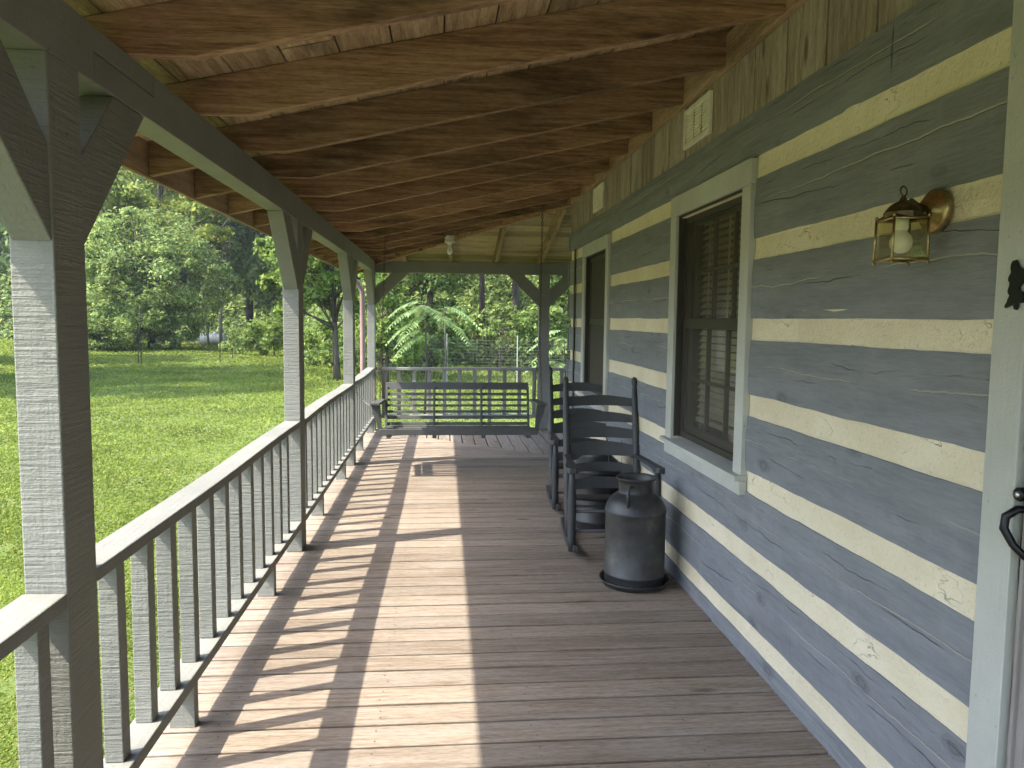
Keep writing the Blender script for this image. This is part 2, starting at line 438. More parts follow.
# ================================================================ mesh helpers
class MB:
    def __init__(self):
        self.v = []; self.f = []; self.smooth = []
    def add(self, vs, fs, smooth=False):
        o = len(self.v)
        self.v += [tuple(p) for p in vs]
        self.f += [tuple(i + o for i in f) for f in fs]
        self.smooth += [smooth] * len(fs)
        return self
    def box(self, x0, x1, y0, y1, z0, z1, mat=None):
        vs = [(x, y, z) for x in (x0, x1) for y in (y0, y1) for z in (z0, z1)]
        if mat is not None:
            vs = [tuple(mat @ Vector(p)) for p in vs]
        return self.add(vs, [(0, 1, 3, 2), (4, 6, 7, 5), (0, 4, 5, 1), (2, 3, 7, 6), (0, 2, 6, 4), (1, 5, 7, 3)])
    def prism(self, pts, axis, a0, a1):
        """closed outline pts (u,v) extruded along axis from a0 to a1; u,v are the two other axes in xyz order"""
        def P(u, v, a):
            return {'x': (a, u, v), 'y': (u, a, v), 'z': (u, v, a)}[axis]
        n = len(pts)
        vs = [P(u, v, a0) for u, v in pts] + [P(u, v, a1) for u, v in pts]
        area = sum(pts[i][0] * pts[(i + 1) % n][1] - pts[(i + 1) % n][0] * pts[i][1] for i in range(n))
        fl = (area < 0) ^ (axis == 'y')
        fs = [tuple(range(n))[::-1], tuple(range(n, 2 * n))] + [(i, (i + 1) % n, n + (i + 1) % n, n + i) for i in range(n)]
        if fl:
            fs = [f[::-1] for f in fs]
        return self.add(vs, fs)
    def tube(self, pts, rad, seg=8, caps=True, smooth=True):
        pts = [Vector(p) for p in pts]
        rs = rad if isinstance(rad, (list, tuple)) else [rad] * len(pts)
        rings = []
        up = None
        for i, p in enumerate(pts):
            d = (pts[min(i + 1, len(pts) - 1)] - pts[max(i - 1, 0)])
            d = d.normalized() if d.length > 1e-9 else Vector((0, 0, 1))
            if up is None:
                up = Vector((0, 0, 1)) if abs(d.z) < .9 else Vector((0, 1, 0))
            a = d.cross(up)
            if a.length < 1e-5:
                a = d.cross(Vector((1, 0, 0)))
            a.normalize(); bb = a.cross(d).normalized(); up = bb
            rings.append([p + (a * math.cos(2 * math.pi * k / seg) + bb * math.sin(2 * math.pi * k / seg)) * rs[i] for k in range(seg)])
        vs = [q for r in rings for q in r]
        fs = []
        for i in range(len(pts) - 1):
            for k in range(seg):
                fs.append((i * seg + k, i * seg + (k + 1) % seg, (i + 1) * seg + (k + 1) % seg, (i + 1) * seg + k))
        self.add(vs, fs, smooth)
        if caps:
            o = len(self.v) - len(vs)
            self.f += [tuple(o + k for k in range(seg))[::-1], tuple(o + (len(pts) - 1) * seg + k for k in range(seg))]
            self.smooth += [False, False]
        return self
    def lathe(self, prof, c=(0, 0, 0), seg=40, axis='z', smooth=True):
        """prof: (radius, height) list"""
        vs = []
        for r, h in prof:
            for k in range(seg):
                a = 2 * math.pi * k / seg
                p = {'z': (r * math.cos(a), r * math.sin(a), h), 'x': (h, r * math.cos(a), r * math.sin(a))}[axis]
                vs.append((c[0] + p[0], c[1] + p[1], c[2] + p[2]))
        fs = [(i * seg + k, i * seg + (k + 1) % seg, (i + 1) * seg + (k + 1) % seg, (i + 1) * seg + k) for i in range(len(prof) - 1) for k in range(seg)]
        return self.add(vs, fs, smooth)
    def build(self, name, mat, parent=None, bevel=0.0, wobble=0.0):
        off = Vector((0, 0, 0))
        q = parent
        while q is not None:
            off += q.location; q = q.parent
        vs = [(p[0] - off.x, p[1] - off.y, p[2] - off.z) for p in self.v]
        me = bpy.data.meshes.new(name)
        me.from_pydata(vs, [], self.f)
        me.polygons.foreach_set('use_smooth', self.smooth)
        me.materials.append(mat)
        me.update()
        o = bpy.data.objects.new(name, me)
        COL.objects.link(o)
        if parent is not None:
            o.parent = parent
        if bevel:
            b = o.modifiers.new('bevel', 'BEVEL'); b.width = bevel; b.segments = 2; b.limit_method = 'ANGLE'; b.angle_limit = R(40)
            b.harden_normals = False
        return o

def tag(o, label=None, cat=None, group=None, kind=None):
    if label: o['label'] = label
    if cat: o['category'] = cat
    if group: o['group'] = group
    if kind: o['kind'] = kind
    return o

def empty(name, loc, label=None, cat=None, group=None):
    o = bpy.data.objects.new(name, None)
    o.location = loc; o.empty_display_size = .1
    COL.objects.link(o)
    return tag(o, label, cat, group)

def copy_tree(o, parent=None):
    c = o.copy(); COL.objects.link(c)
    if parent is not None: c.parent = parent
    for ch in list(o.children): copy_tree(ch, c)
    return c

def raw_mesh(name, verts, faces, mat, parent=None, off=(0, 0, 0)):
    """verts (n,3), faces (m,k) numpy arrays"""
    me = bpy.data.meshes.new(name)
    n, (m, k) = len(verts), faces.shape
    me.vertices.add(n); me.vertices.foreach_set('co', (verts - np.array(off)).astype(np.float32).ravel())
    me.loops.add(m * k); me.loops.foreach_set('vertex_index', faces.astype(np.int32).ravel())
    me.polygons.add(m); me.polygons.foreach_set('loop_start', np.arange(0, m * k, k, dtype=np.int32))
    me.update(calc_edges=True); me.validate()
    me.materials.append(mat)
    o = bpy.data.objects.new(name, me); COL.objects.link(o)
    if parent is not None: o.parent = parent
    return o

# ================================================================ ground
def sstep(a, b, x):
    t = np.clip((x - a) / (b - a), 0, 1)
    return t * t * (3 - 2 * t)

def hill_start(x):
    return 64 + (33 - 64) * sstep(-13., -5., x)

def ground_z(x, y):
    x = np.asarray(x, float); y = np.asarray(y, float)
    d = np.maximum(0, y - hill_start(x))
    h = 26 * (1 - np.exp(-(d / 60.)))
    left = np.maximum(0, -x - 52)
    h = h + 20 * (1 - np.exp(-left / 45.))
    und = .05 * np.sin(x * .31 + 1.3) * np.sin(y * .27) + .03 * np.sin(x * .9 + y * .6)
    near = sstep(2, 8, np.hypot(x, y - 5) * 1.0)
    return GZ + h + und * near

def build_ground():
    def axis(a):
        return np.unique(np.concatenate([np.linspace(-a, -80, 9), np.linspace(-80, 80, 161), np.linspace(80, a, 9)]))
    xs, ys = axis(298), axis(298)
    X, Y = np.meshgrid(xs, ys)
    Z = ground_z(X, Y)
    vs = np.stack([X, Y, Z], -1).reshape(-1, 3)
    nx, ny = len(xs), len(ys)
    i, j = np.meshgrid(np.arange(nx - 1), np.arange(ny - 1))
    a = (j * nx + i).ravel()
    fs = np.stack([a, a + 1, a + nx + 1, a + nx], -1)
    o = raw_mesh('ground', vs, fs, M['ground'])
    lit = np.clip((Z + .35 - GZ - .1) / .8, 0, 1).ravel()
    at = o.data.attributes.new('litter', 'FLOAT', 'POINT')
    at.data.foreach_set('value', lit.astype(np.float32))
    for p in o.data.polygons: p.use_smooth = True
    tag(o, kind='structure')

# ================================================================ porch deck
def build_deck():
    b = MB()
    pitch, gap = .1575, .014
    y = 3.089 - pitch * 36
    while y < YF + .1:
        y1 = y + pitch - gap
        # mitre seam from the cabin corner to the far left corner
        def xs(yy):
            t = (yy - YC) / (YF - YC)
            return WALL + .02 + t * (-1.075 - WALL - .02)
        xl = -1.09 - random.uniform(0, .004)
        zt = random.uniform(-.0015, .0015)
        if y1 < YC:
            b.prism([(xl, y), (WALL + .02, y), (WALL + .02, y1), (xl, y1)], 'z', -.03, zt)
        elif xs(y) > xl + .05:
            b.prism([(xl, y), (xs(y) - .003, y), (max(xl, xs(y1) - .003), y1), (xl, y1)], 'z', -.03, zt)
        y += pitch
    o = b.build('porch_deck', M['deck_x'], bevel=.003)
    tag(o, kind='structure')
    b = MB()
    x = -1.0
    while x < 5.4:
        x1 = x + pitch - gap
        def ysm(xx):
            t = (xx - WALL - .02) / (-1.075 - WALL - .02)
            return YC + t * (YF - YC) if t > 0 else YC
        zt = random.uniform(-.0015, .0015)
        b.prism([(x, ysm(x) + .004), (x1, ysm(x1) + .004), (x1, YF + .14), (x, YF + .14)], 'z', -.03, zt)
        x += pitch
    tag(b.build('porch_end_deck', M['deck_y'], bevel=.0035), kind='structure')
    b = MB()
    y = 3.089 - pitch * 30
    while y < YC - .2:
        for xn in (-.86, -.25, .36, .97):
            for dy in (.04, .105):
                cxn, cyn, r = xn + random.uniform(-.012, .012), y + dy + random.uniform(-.01, .01), .0042
                b.add([(cxn + r * math.cos(k * math.pi / 3), cyn + r * math.sin(k * math.pi / 3), .0024) for k in range(6)], [(0, 1, 2, 3, 4, 5)])
        y += pitch
    tag(b.build('porch_deck_nails', M['nail']), kind='structure')
    # rim and crawl space skirt
    b = MB()
    b.box(-1.085, -1.045, Y0, YF + .1, -.24, -.032)
    b.box(-1.045, 5.4, YF + .06, YF + .1, -.24, -.032)
    yy = -1.06
    while yy < YF:
        b.box(-1.06, -.92, yy, yy + .14, GZ - .2, -.24)
        yy += 3.1
    tag(b.build('porch_deck_rim', M['beam_y']), kind='structure')

# ================================================================ posts, braces, beams
ZB, ZT = 2.235, 2.388      # beam bottom / top
POSTS = [(-1.06, -.89), (2.0, 2.168), (5.22, 5.385), (8.295, 8.462), (YF - .10, YF + .055)]

def brace_y(p, y, sgn, parent):
    """knee brace in the side row, rising from post face y towards sgn"""
    b = MB()
    h = .455
    lo, hi = 1.778, 1.778 + .235
    pts = [(y, lo), (y + sgn * h, lo + h), (y + sgn * (h - .235), lo + h), (y, hi)]
    b.prism(pts, 'x', RAIL - PT + .006, RAIL - .004)
    return b.build('brace', M['post'], p, bevel=.004)

def brace_x(p, x, sgn, parent, reach=.46):
    b = MB()
    lo = 1.778
    pts = [(x, lo), (x + sgn * reach, lo + .455), (x + sgn * (reach - .235), lo + .455), (x, lo + .235)]
    b.prism(pts, 'y', YF + .004, YF + PT - .006)
    return b.build('brace', M['post'], p, bevel=.004)

def build_posts():
    labs = ['sage porch post standing behind the viewpoint',
            'large rough-sawn sage grey porch post nearest the viewer with two knee braces',
            'sage porch post at the middle of the lawn side railing',
            'sage porch post just before the far corner, beside the left arm of the swing',
            'corner porch post where the side railing meets the far railing']
    for i, (a, c) in enumerate(POSTS):
        p = empty('porch_post', (RAIL - PT / 2, (a + c) / 2, 0), labs[i], 'post', 'porch posts')
        b = MB()
        b.box(RAIL - PT, RAIL, a, c, 0.0, ZB)
        b.build('shaft', M['post'], p, bevel=.004)
        brace_y(p, a, -1, p)
        if i < 4:
            brace_y(p, c, 1, p)
        else:
            brace_x(p, RAIL + .003, 1, p, .47)
    for k, (x, lab) in enumerate(((1.372, 'porch post at the far end of the deck, right of the swing'),
                                  (4.6, 'porch post round the corner behind the cabin'))):
        p = empty('porch_post', (x + .075, YF + PT / 2, 0), lab, 'post', 'porch posts')
        b = MB()
        b.box(x, x + .152, YF, YF + PT, 0, ZB)
        b.build('shaft', M['post'], p, bevel=.004)
        brace_x(p, x, -1, p)
        brace_x(p, x + .152, 1, p)

def build_beams(root):
    # half-lap splice in the side beam near the first post
    s0, s1, zm = 2.26, 2.70, (ZB + ZT) / 2 + .01
    b = MB(); b.prism([(Y0, ZB), (s0, ZB), (s0, zm), (s1, zm), (s1, ZT), (Y0, ZT)], 'x', RAIL - PT, RAIL)
    b.build('beam', M['beam_y'], root, bevel=.003)
    b = MB(); b.prism([(s0 + .004, ZB), (YF + .055, ZB), (YF + .055, ZT), (s1 + .004, ZT), (s1 + .004, zm - .004), (s0 + .004, zm - .004)], 'x', RAIL - PT, RAIL)
    b.build('beam', M['beam_y'], root, bevel=.003)
    b = MB(); b.box(RAIL + .003, 5.4, YF, YF + PT, ZB, ZT)
    b.build('beam', M['beam_x'], root, bevel=.003)

# ================================================================ roof
SL = .223
XB, YB = RAIL + .195, YF - .195        # where the seat cuts end
def zr(x):      # underside of the side rafters
    return 2.39 + SL * (x - XB)
def zf(y):      # underside of the far rafters
    return 2.39 + SL * (YB - y)
XE = -1.42
YE = YF + (RAIL - XE)
RD = .172        # rafter depth
def hipx(y):
    return YB + XB - y
def hipy(x):
    return YB + XB - x

def rafter_profile(u0, u1, zfun, ub, ubm, seat):
    """outline of a rafter from eave u0 to head u1; seat cut between ubm and ub at height seat"""
    return [(u0, zfun(u0) + .012), (ubm, zfun(ubm) + .012), (ubm, seat), (ub, seat), (u1, zfun(u1)), (u1, zfun(u1) + RD), (u0, zfun(u0) + RD)]

def build_roof():
    root = empty('porch_roof', (0, 4, 2.39), 'open porch roof of brown rafters and boards on sage beams', 'porch roof')
    build_beams(root)
    TH = .048
    ys = [2.49 + .68 * k for k in range(-7, 13)]
    n = 0
    for y in ys:
        if y < Y0 + .05 or y > YE - .15: continue
        x1 = min(WALL - .003, hipx(y) - .03)
        if x1 < XB + .1: continue
        b = MB()
        b.prism(rafter_profile(XE + .025, x1, zr, XB, RAIL - PT - .004, ZT + .002), 'y', y, y + TH)
        b.build('rafter', M['rafter_x'], root, bevel=.003)
    for x in (-.54, .10, .74, 1.375, 2.01, 2.65, 3.29, 3.93, 4.57):
        y1 = max(hipy(x) + .03, YC + .03 if x > WALL - .1 else 0)
        b = MB()
        prof = rafter_profile(YE - .025, y1, zf, YB, YF + PT + .004, ZT + .002)
        b.prism(prof, 'x', x - TH / 2, x + TH / 2)
        b.build('rafter', M['rafter_y'], root, bevel=.003)
    # hip rafter
    b = MB()
    A = Vector((XE + .03, hipy(XE + .03), 0)); B = Vector((WALL - .02, hipy(WALL - .02), 0))
    d = (B - A).normalized(); nrm = Vector((-d.y, d.x, 0)) * TH / 2
    vs = []
    for P_, z in ((A, zr(A.x)), (B, zr(B.x))):
        for s in (-1, 1):
            for dz in (-.012, RD - .003):
                q = P_ + nrm * s
                vs.append((q.x, q.y, z + dz))
    b.add(vs, [(0, 1, 3, 2), (4, 6, 7, 5), (0, 4, 5, 1), (2, 3, 7, 6), (0, 2, 6, 4), (1, 5, 7, 3)])
    b.build('hip_rafter', M['rafter_x'], root)
    # roof boards over the side slope (run along the porch)
    b = MB()
    w = .205
    u = XE - .01
    while u < WALL + .05:
        u1 = min(u + w - .007, WALL + .1)
        def edge(x): return min(hipy(x), YE + .01)
        z0, z1 = zr(u) + RD, zr(u1) + RD
        js = [Y0] + sorted(random.uniform(0, 8) for _ in range(2))
        for k in range(len(js)):
            ya = js[k] + (.003 if k else 0)
            last = k == len(js) - 1
            yb0 = edge(u) - .004 if last else js[k + 1] - .003
            yb1 = edge(u1) - .004 if last else js[k + 1] - .003
            if min(yb0, yb1) < ya + .05: continue
            e = random.uniform(0, .003)
            vs = [(u, ya, z0 + e), (u1, ya, z1 + e), (u1, yb1, z1 + e), (u, yb0, z0 + e)]
            b.add(vs + [(x, y, z + .018) for x, y, z in vs], [(3, 2, 1, 0), (4, 5, 6, 7), (0, 1, 5, 4), (1, 2, 6, 5), (2, 3, 7, 6), (3, 0, 4, 7)])
        u += w
    b.build('roof_boards', M['roofb_y'], root)
    b = MB()
    u = YE + .01
    while u > YC - .3:
        u1 = u - w + .007
        z0, z1 = zf(u) + RD, zf(u1) + RD
        e = random.uniform(0, .003)
        vs = [(hipx(u) + .004, u, z0 + e), (5.4, u, z0 + e), (5.4, u1, z1 + e), (hipx(u1) + .004, u1, z1 + e)]
        b.add(vs + [(x, y, z + .018) for x, y, z in vs], [(0, 1, 2, 3), (7, 6, 5, 4), (0, 4, 5, 1), (1, 5, 6, 2), (2, 6, 7, 3), (3, 7, 4, 0)])
        u -= w
    b.build('roof_boards', M['roofb_x'], root)
    # roofing on top
    b = MB()
    e = .028
    top = RD + e
    Hx = hipx(YC - .35)
    vs = [(XE - .012, Y0, zr(XE) + top), (WALL + .3, Y0, zr(WALL + .3) + top), (WALL + .3, hipy(WALL + .3), zr(WALL + .3) + top), (XE - .012, YE + .012, zr(XE) + top),
          (5.4, YE + .012, zf(YE) + top), (5.4, hipy(WALL + .3), zf(hipy(WALL + .3)) + top)]
    fs = [(0, 1, 2, 3), (3, 2, 5, 4)]
    n = len(vs)
    vs += [(x, y, z + .012) for x, y, z in vs]
    fs += [tuple(i + n for i in f)[::-1] for f in fs]
    for a, c in ((0, 1), (1, 2), (3, 0), (2, 5), (5, 4), (4, 3)):
        fs.append((a, a + n, c + n, c))
    b.add(vs, fs)
    b.build('roofing', M['roofing'], root)
    b = MB(); b.box(XE, XE + .022, Y0, YE, 2.252, zr(XE) + RD + .018); b.build('fascia', M['rafter_y'], root, bevel=.003)
    b = MB(); b.box(XE + .024, 5.4, YE - .022, YE, 2.252, zf(YE) + RD + .018); b.build('fascia', M['rafter_x'], root, bevel=.003)

# ================================================================ railings
def build_rail_bay(y0, y1, label, first):
    p = empty('porch_railing', (RAIL - PT / 2, (y0 + y1) / 2, 0), label, 'railing', 'sage railing sections round the porch')
    x0, x1 = RAIL - PT, RAIL
    # slightly bowed cap
    b = MB()
    n = 10
    bow = random.uniform(-.008, .010)
    top = .895
    vs = []
    for k in range(n + 1):
        t = k / n; y = y0 + .002 + (y1 - y0 - .004) * t
        dx = bow * math.sin(math.pi * t) ; dz = .006 * math.sin(2 * math.pi * t + y0)
        vs += [(x0 - .004 + dx, y, top - .04 + dz), (x1 + .002 + dx, y, top - .04 + dz), (x1 + .002 + dx, y, top + dz), (x0 - .004 + dx, y, top + dz)]
    fs = [(3, 2, 1, 0), tuple(4 * n + i for i in range(4))]
    for k in range(n):
        for i in range(4):
            fs.append((4 * k + i, 4 * k + (i + 1) % 4, 4 * k + 4 + (i + 1) % 4, 4 * k + 4 + i))
    b.add(vs, fs)
    b.build('top_rail', M['rail_y'], p, bevel=.005)
    b = MB(); b.box(x0 + .002, x1 - .001, y0 + .002, y1 - .002, .168, .213)
    b.build('bottom_rail', M['rail_y'], p, bevel=.004)
    bw = .057
    y = first
    k = 0
    while y < y1 - .06:
        if y > y0 + .04:
            b = MB()
            j = random.uniform(-.006, .006); tilt = random.uniform(-.005, .005)
            xa = RAIL - PT / 2 - bw / 2 - .006
            b.prism([(y - bw / 2 + j, .214), (y + bw / 2 + j, .214), (y + bw / 2 + j + tilt, top - .0415), (y - bw / 2 + j + tilt, top - .0415)], 'x', xa, xa + bw)
            b.build('baluster', M['post'], p, bevel=.003)
        y += .2325
    for s in (1 / 3., 2 / 3.):
        ys = y0 + (y1 - y0) * s * .75 + .0
        ys = {0: y0 + .79, 1: y0 + 2.21}[0 if s < .5 else 1]
        if ys > y1 - .2: continue
        b = MB(); b.box(x0 + .004, x1 - .004, ys, ys + .05, .0, .167); b.build('support_block', M['post'], p, bevel=.003)

def build_far_bay(x0, x1, label, first):
    p = empty('porch_railing', ((x0 + x1) / 2, YF + PT / 2, 0), label, 'railing', 'sage railing sections round the porch')
    b = MB(); b.box(x0 + .002, x1 - .002, YF - .002, YF + PT + .004, .855, .895); b.build('top_rail', M['rail_x'], p, bevel=.005)
    b = MB(); b.box(x0 + .002, x1 - .002, YF + .002, YF + PT - .002, .168, .213); b.build('bottom_rail', M['rail_x'], p, bevel=.004)
    x = first
    bw = .052
    while x < x1 - .05:
        if x > x0 + .04:
            b = MB(); b.box(x - bw / 2, x + bw / 2, YF + .03, YF + .03 + bw, .214, .8535); b.build('baluster', M['post'], p, bevel=.003)
        x += .2165
    for xs in (x0 + .75, x0 + 1.6):
        b = MB(); b.box(xs, xs + .05, YF + .005, YF + PT - .005, 0, .167); b.build('support_block', M['post'], p, bevel=.003)

def build_railings():
    build_rail_bay(POSTS[0][1], POSTS[1][0], 'railing section at the lower left edge, this side of the nearest post', 2.165 - .2325 * 12)
    build_rail_bay(POSTS[1][1], POSTS[2][0], 'railing section between the nearest post and the second post', 2.165 + .2325)
    build_rail_bay(POSTS[2][1], POSTS[3][0], 'railing section in the middle of the lawn side, beyond the second post', 5.385 + .225)
    build_rail_bay(POSTS[3][1], POSTS[4][0], 'railing section left of the swing, next to the far corner', 8.462 + .225)
    build_far_bay(RAIL + .002, 1.372, 'railing across the far end of the porch, behind the swing', RAIL + .11)
    build_far_bay(1.524, 4.6, 'railing round the far corner, seen right of the far post behind a rocking chair', 1.524 + .2)

# ================================================================ cabin
CH = [(2.255, 2.36), (1.885, 1.985), (1.516, 1.612), (1.15, 1.258), (.79, .895), (.44, .548), (.085, .180)]
OPEN = [(3.60, 4.63, .885, 2.235), (6.69, 7.69, .885, 2.225), (.83, 1.752, .03, 2.12)]

def strip(b, z0, z1, xf, xb, ya, yb, amp, seed, nz=4, step=.11, bulge=.0):
    """a long face plate of wavering edges with thickness, along y"""
    n = max(2, int((yb - ya) / step))
    vs = []
    for i in range(n + 1):
        y = ya + (yb - ya) * i / n
        lo = z0 + amp * mnoise.noise((y * 1.3, seed * 3.7, 0)) + amp * .5 * mnoise.noise((y * 5.1, seed * 3.7, 4)) + amp * .28 * mnoise.noise((y * 17, seed * 3.7, 5))
        hi = z1 + amp * mnoise.noise((y * 1.3, seed * 3.7, 9)) + amp * .5 * mnoise.noise((y * 5.1, seed * 3.7, 14)) + amp * .28 * mnoise.noise((y * 17, seed * 3.7, 15))
        for k in range(nz + 1):
            t = k / nz
            x = xf + bulge * (1 - math.sin(math.pi * (.12 + .76 * t))) + .006 * mnoise.noise((y * .9, t * 2 + seed, 2)) + .003 * mnoise.noise((y * 4, t * 5 + seed, 7))
            vs.append((x, y, lo + (hi - lo) * t))
        vs += [(xb, y, hi), (xb, y, lo)]
    m = nz + 3
    fs = []
    for i in range(n):
        for k in range(m):
            fs.append((i * m + k, i * m + (k + 1) % m, (i + 1) * m + (k + 1) % m, (i + 1) * m + k))
    fs += [tuple(range(m))[::-1], tuple(n * m + k for k in range(m))]
    o = len(b.v)
    b.add(vs, fs)
    return b

def segs(z0, z1, ya, yb):
    """pieces of the span ya..yb left by the openings that cut z0..z1"""
    out = [(ya, yb)]
    for (a, c, za, zb) in OPEN:
        if z1 > za + .02 and z0 < zb - .02:
            nx = []
            for s, e in out:
                if c <= s or a >= e: nx.append((s, e)); continue
                if a > s: nx.append((s, a))
                if c < e: nx.append((c, e))
            out = nx
    return out

def build_window(house, ya, yb, za, zb, kind):
    """casing, sill, sash, glass and blind of a window in the long wall; ya is its near side"""
    xf = WALL - .022
    wl, wr, wt = .118, .105, .118
    b = MB()
    b.box(xf, WALL + .012, ya - wr, ya - .004, za - .02, zb)                # near casing
    b.box(xf, WALL + .012, yb + .004, yb + wl, za - .02, zb)
    b.box(xf - .002, WALL + .012, ya - wr, yb + wl, zb + .001, zb + wt)
    c = b.build('window', M['trim'], house, bevel=.003)
    b = MB()
    b.prism([(xf - .03, za - .045), (xf - .03, za - .022), (WALL + .11, za - .004), (WALL + .11, za - .045)], 'y', ya - wr - .008 + .0, yb + wl + .018)
    b.build('sill', M['trim'], c, bevel=.002)
    b = MB(); b.box(xf - .006, WALL + .01, ya - wr - .004, yb + wl - .004, za - .115, za - .046)
    b.build('apron', M['trim'], c, bevel=.003)
    # dark jamb box
    xj = WALL + .15
    b = MB()
    b.box(WALL - .004, xj, ya - .003, ya + .012, za, zb)
    b.box(WALL - .004, xj, yb - .012, yb + .003, za, zb)
    b.box(WALL - .004, xj, ya + .012, yb - .012, zb - .012, zb)
    b.build('jamb', M['bronze'], c)
    zm = (za + zb) / 2 + .025
    # screen frame
    xs = WALL + .035
    b = MB()
    fw = .035
    for (y0, y1, z0, z1) in ((ya + .012, ya + .012 + fw, za, zb - .012), (yb - .012 - fw, yb - .012, za, zb - .012),
                             (ya + .012 + fw, yb - .012 - fw, zb - .012 - fw, zb - .012), (ya + .012 + fw, yb - .012 - fw, za, za + fw)):
        b.box(xs, xs + .018, y0, y1, z0, z1)
    b.box(xs - .002, xs + .02, ya + .012 + fw, yb - .012 - fw, zm - .03, zm + .03)
    b.build('screen_frame', M['bronze'], c, bevel=.002)
    b = MB(); b.box(xs + .007, xs + .009, ya + .013, yb - .013, za, zb - .013)
    b.build('screen', M['screen'] if kind == 'blind' else M['screen_dense'], c)
    # sash with muntins
    for z0, z1, xo in ((zm - .02, zb - .012, WALL + .085), (za, zm + .02, WALL + .062)):
        b = MB()
        sw = .05
        b.box(xo, xo + .03, ya + .012, ya + .012 + sw, z0, z1)
        b.box(xo, xo + .03, yb - .012 - sw, yb - .012, z0, z1)
        b.box(xo, xo + .03, ya + .012 + sw, yb - .012 - sw, z1 - sw, z1)
        b.box(xo, xo + .03, ya + .012 + sw, yb - .012 - sw, z0, z0 + sw * (1.5 if z0 == za else 1))
        L_ = yb - ya - .024 - 2 * sw
        for t in (1 / 3., 2 / 3.):
            y = ya + .012 + sw + L_ * t
            b.box(xo + .003, xo + .027, y - .011, y + .011, z0 + sw, z1 - sw)
        zc = (z0 + z1) / 2
        b.box(xo + .005, xo + .025, ya + .012 + sw, yb - .012 - sw, zc - .010, zc + .010)
        s = b.build('sash', M['bronze'], c, bevel=.002)
    b = MB(); b.box(WALL + .098, WALL + .102, ya + .03, yb - .03, zm, zb - .03); b.build('pane', M['glass'], c)
    b = MB(); b.box(WALL + .075, WALL + .079, ya + .03, yb - .03, za + .02, zm); b.build('pane', M['glass'], c)
    # venetian blind
    if kind == 'blind':
        b = MB()
        z = zb - .06
        while z > za + .13:
            vs = []
            for y in (ya + .05, yb - .05):
                vs += [(WALL + .125, y, z - .012), (WALL + .150, y, z + .016), (WALL + .1503, y, z + .0175), (WALL + .1253, y, z - .0105)]
            b.add(vs, [(0, 1, 5, 4), (1, 2, 6, 5), (2, 3, 7, 6), (3, 0, 4, 7), (3, 2, 1, 0), (4, 5, 6, 7)])
            z -= .0405
        for y in (ya + .2, (ya + yb) / 2, yb - .2):
            b.box(WALL + .121, WALL + .123, y - .012, y + .012, za + .13, zb - .05)
        b.box(WALL + .12, WALL + .155, ya + .05, yb - .05, za + .10, za + .125)
        b.build('blind', M['blind'], c)
    else:
        b = MB()
        pts = []
        n = 60
        for k in range(n + 1):
            y = ya + .02 + (yb - ya - .04) * k / n
            pts.append((WALL + .2 + .012 * math.sin(k * 1.05), y))
        vs = [(x, y, z) for z in (za - .05, zb + .02) for x, y in pts]
        b.add(vs, [(k, k + 1, n + 2 + k, n + 1 + k) for k in range(n)], True)
        b.build('curtain', M['room'], c)
    return c

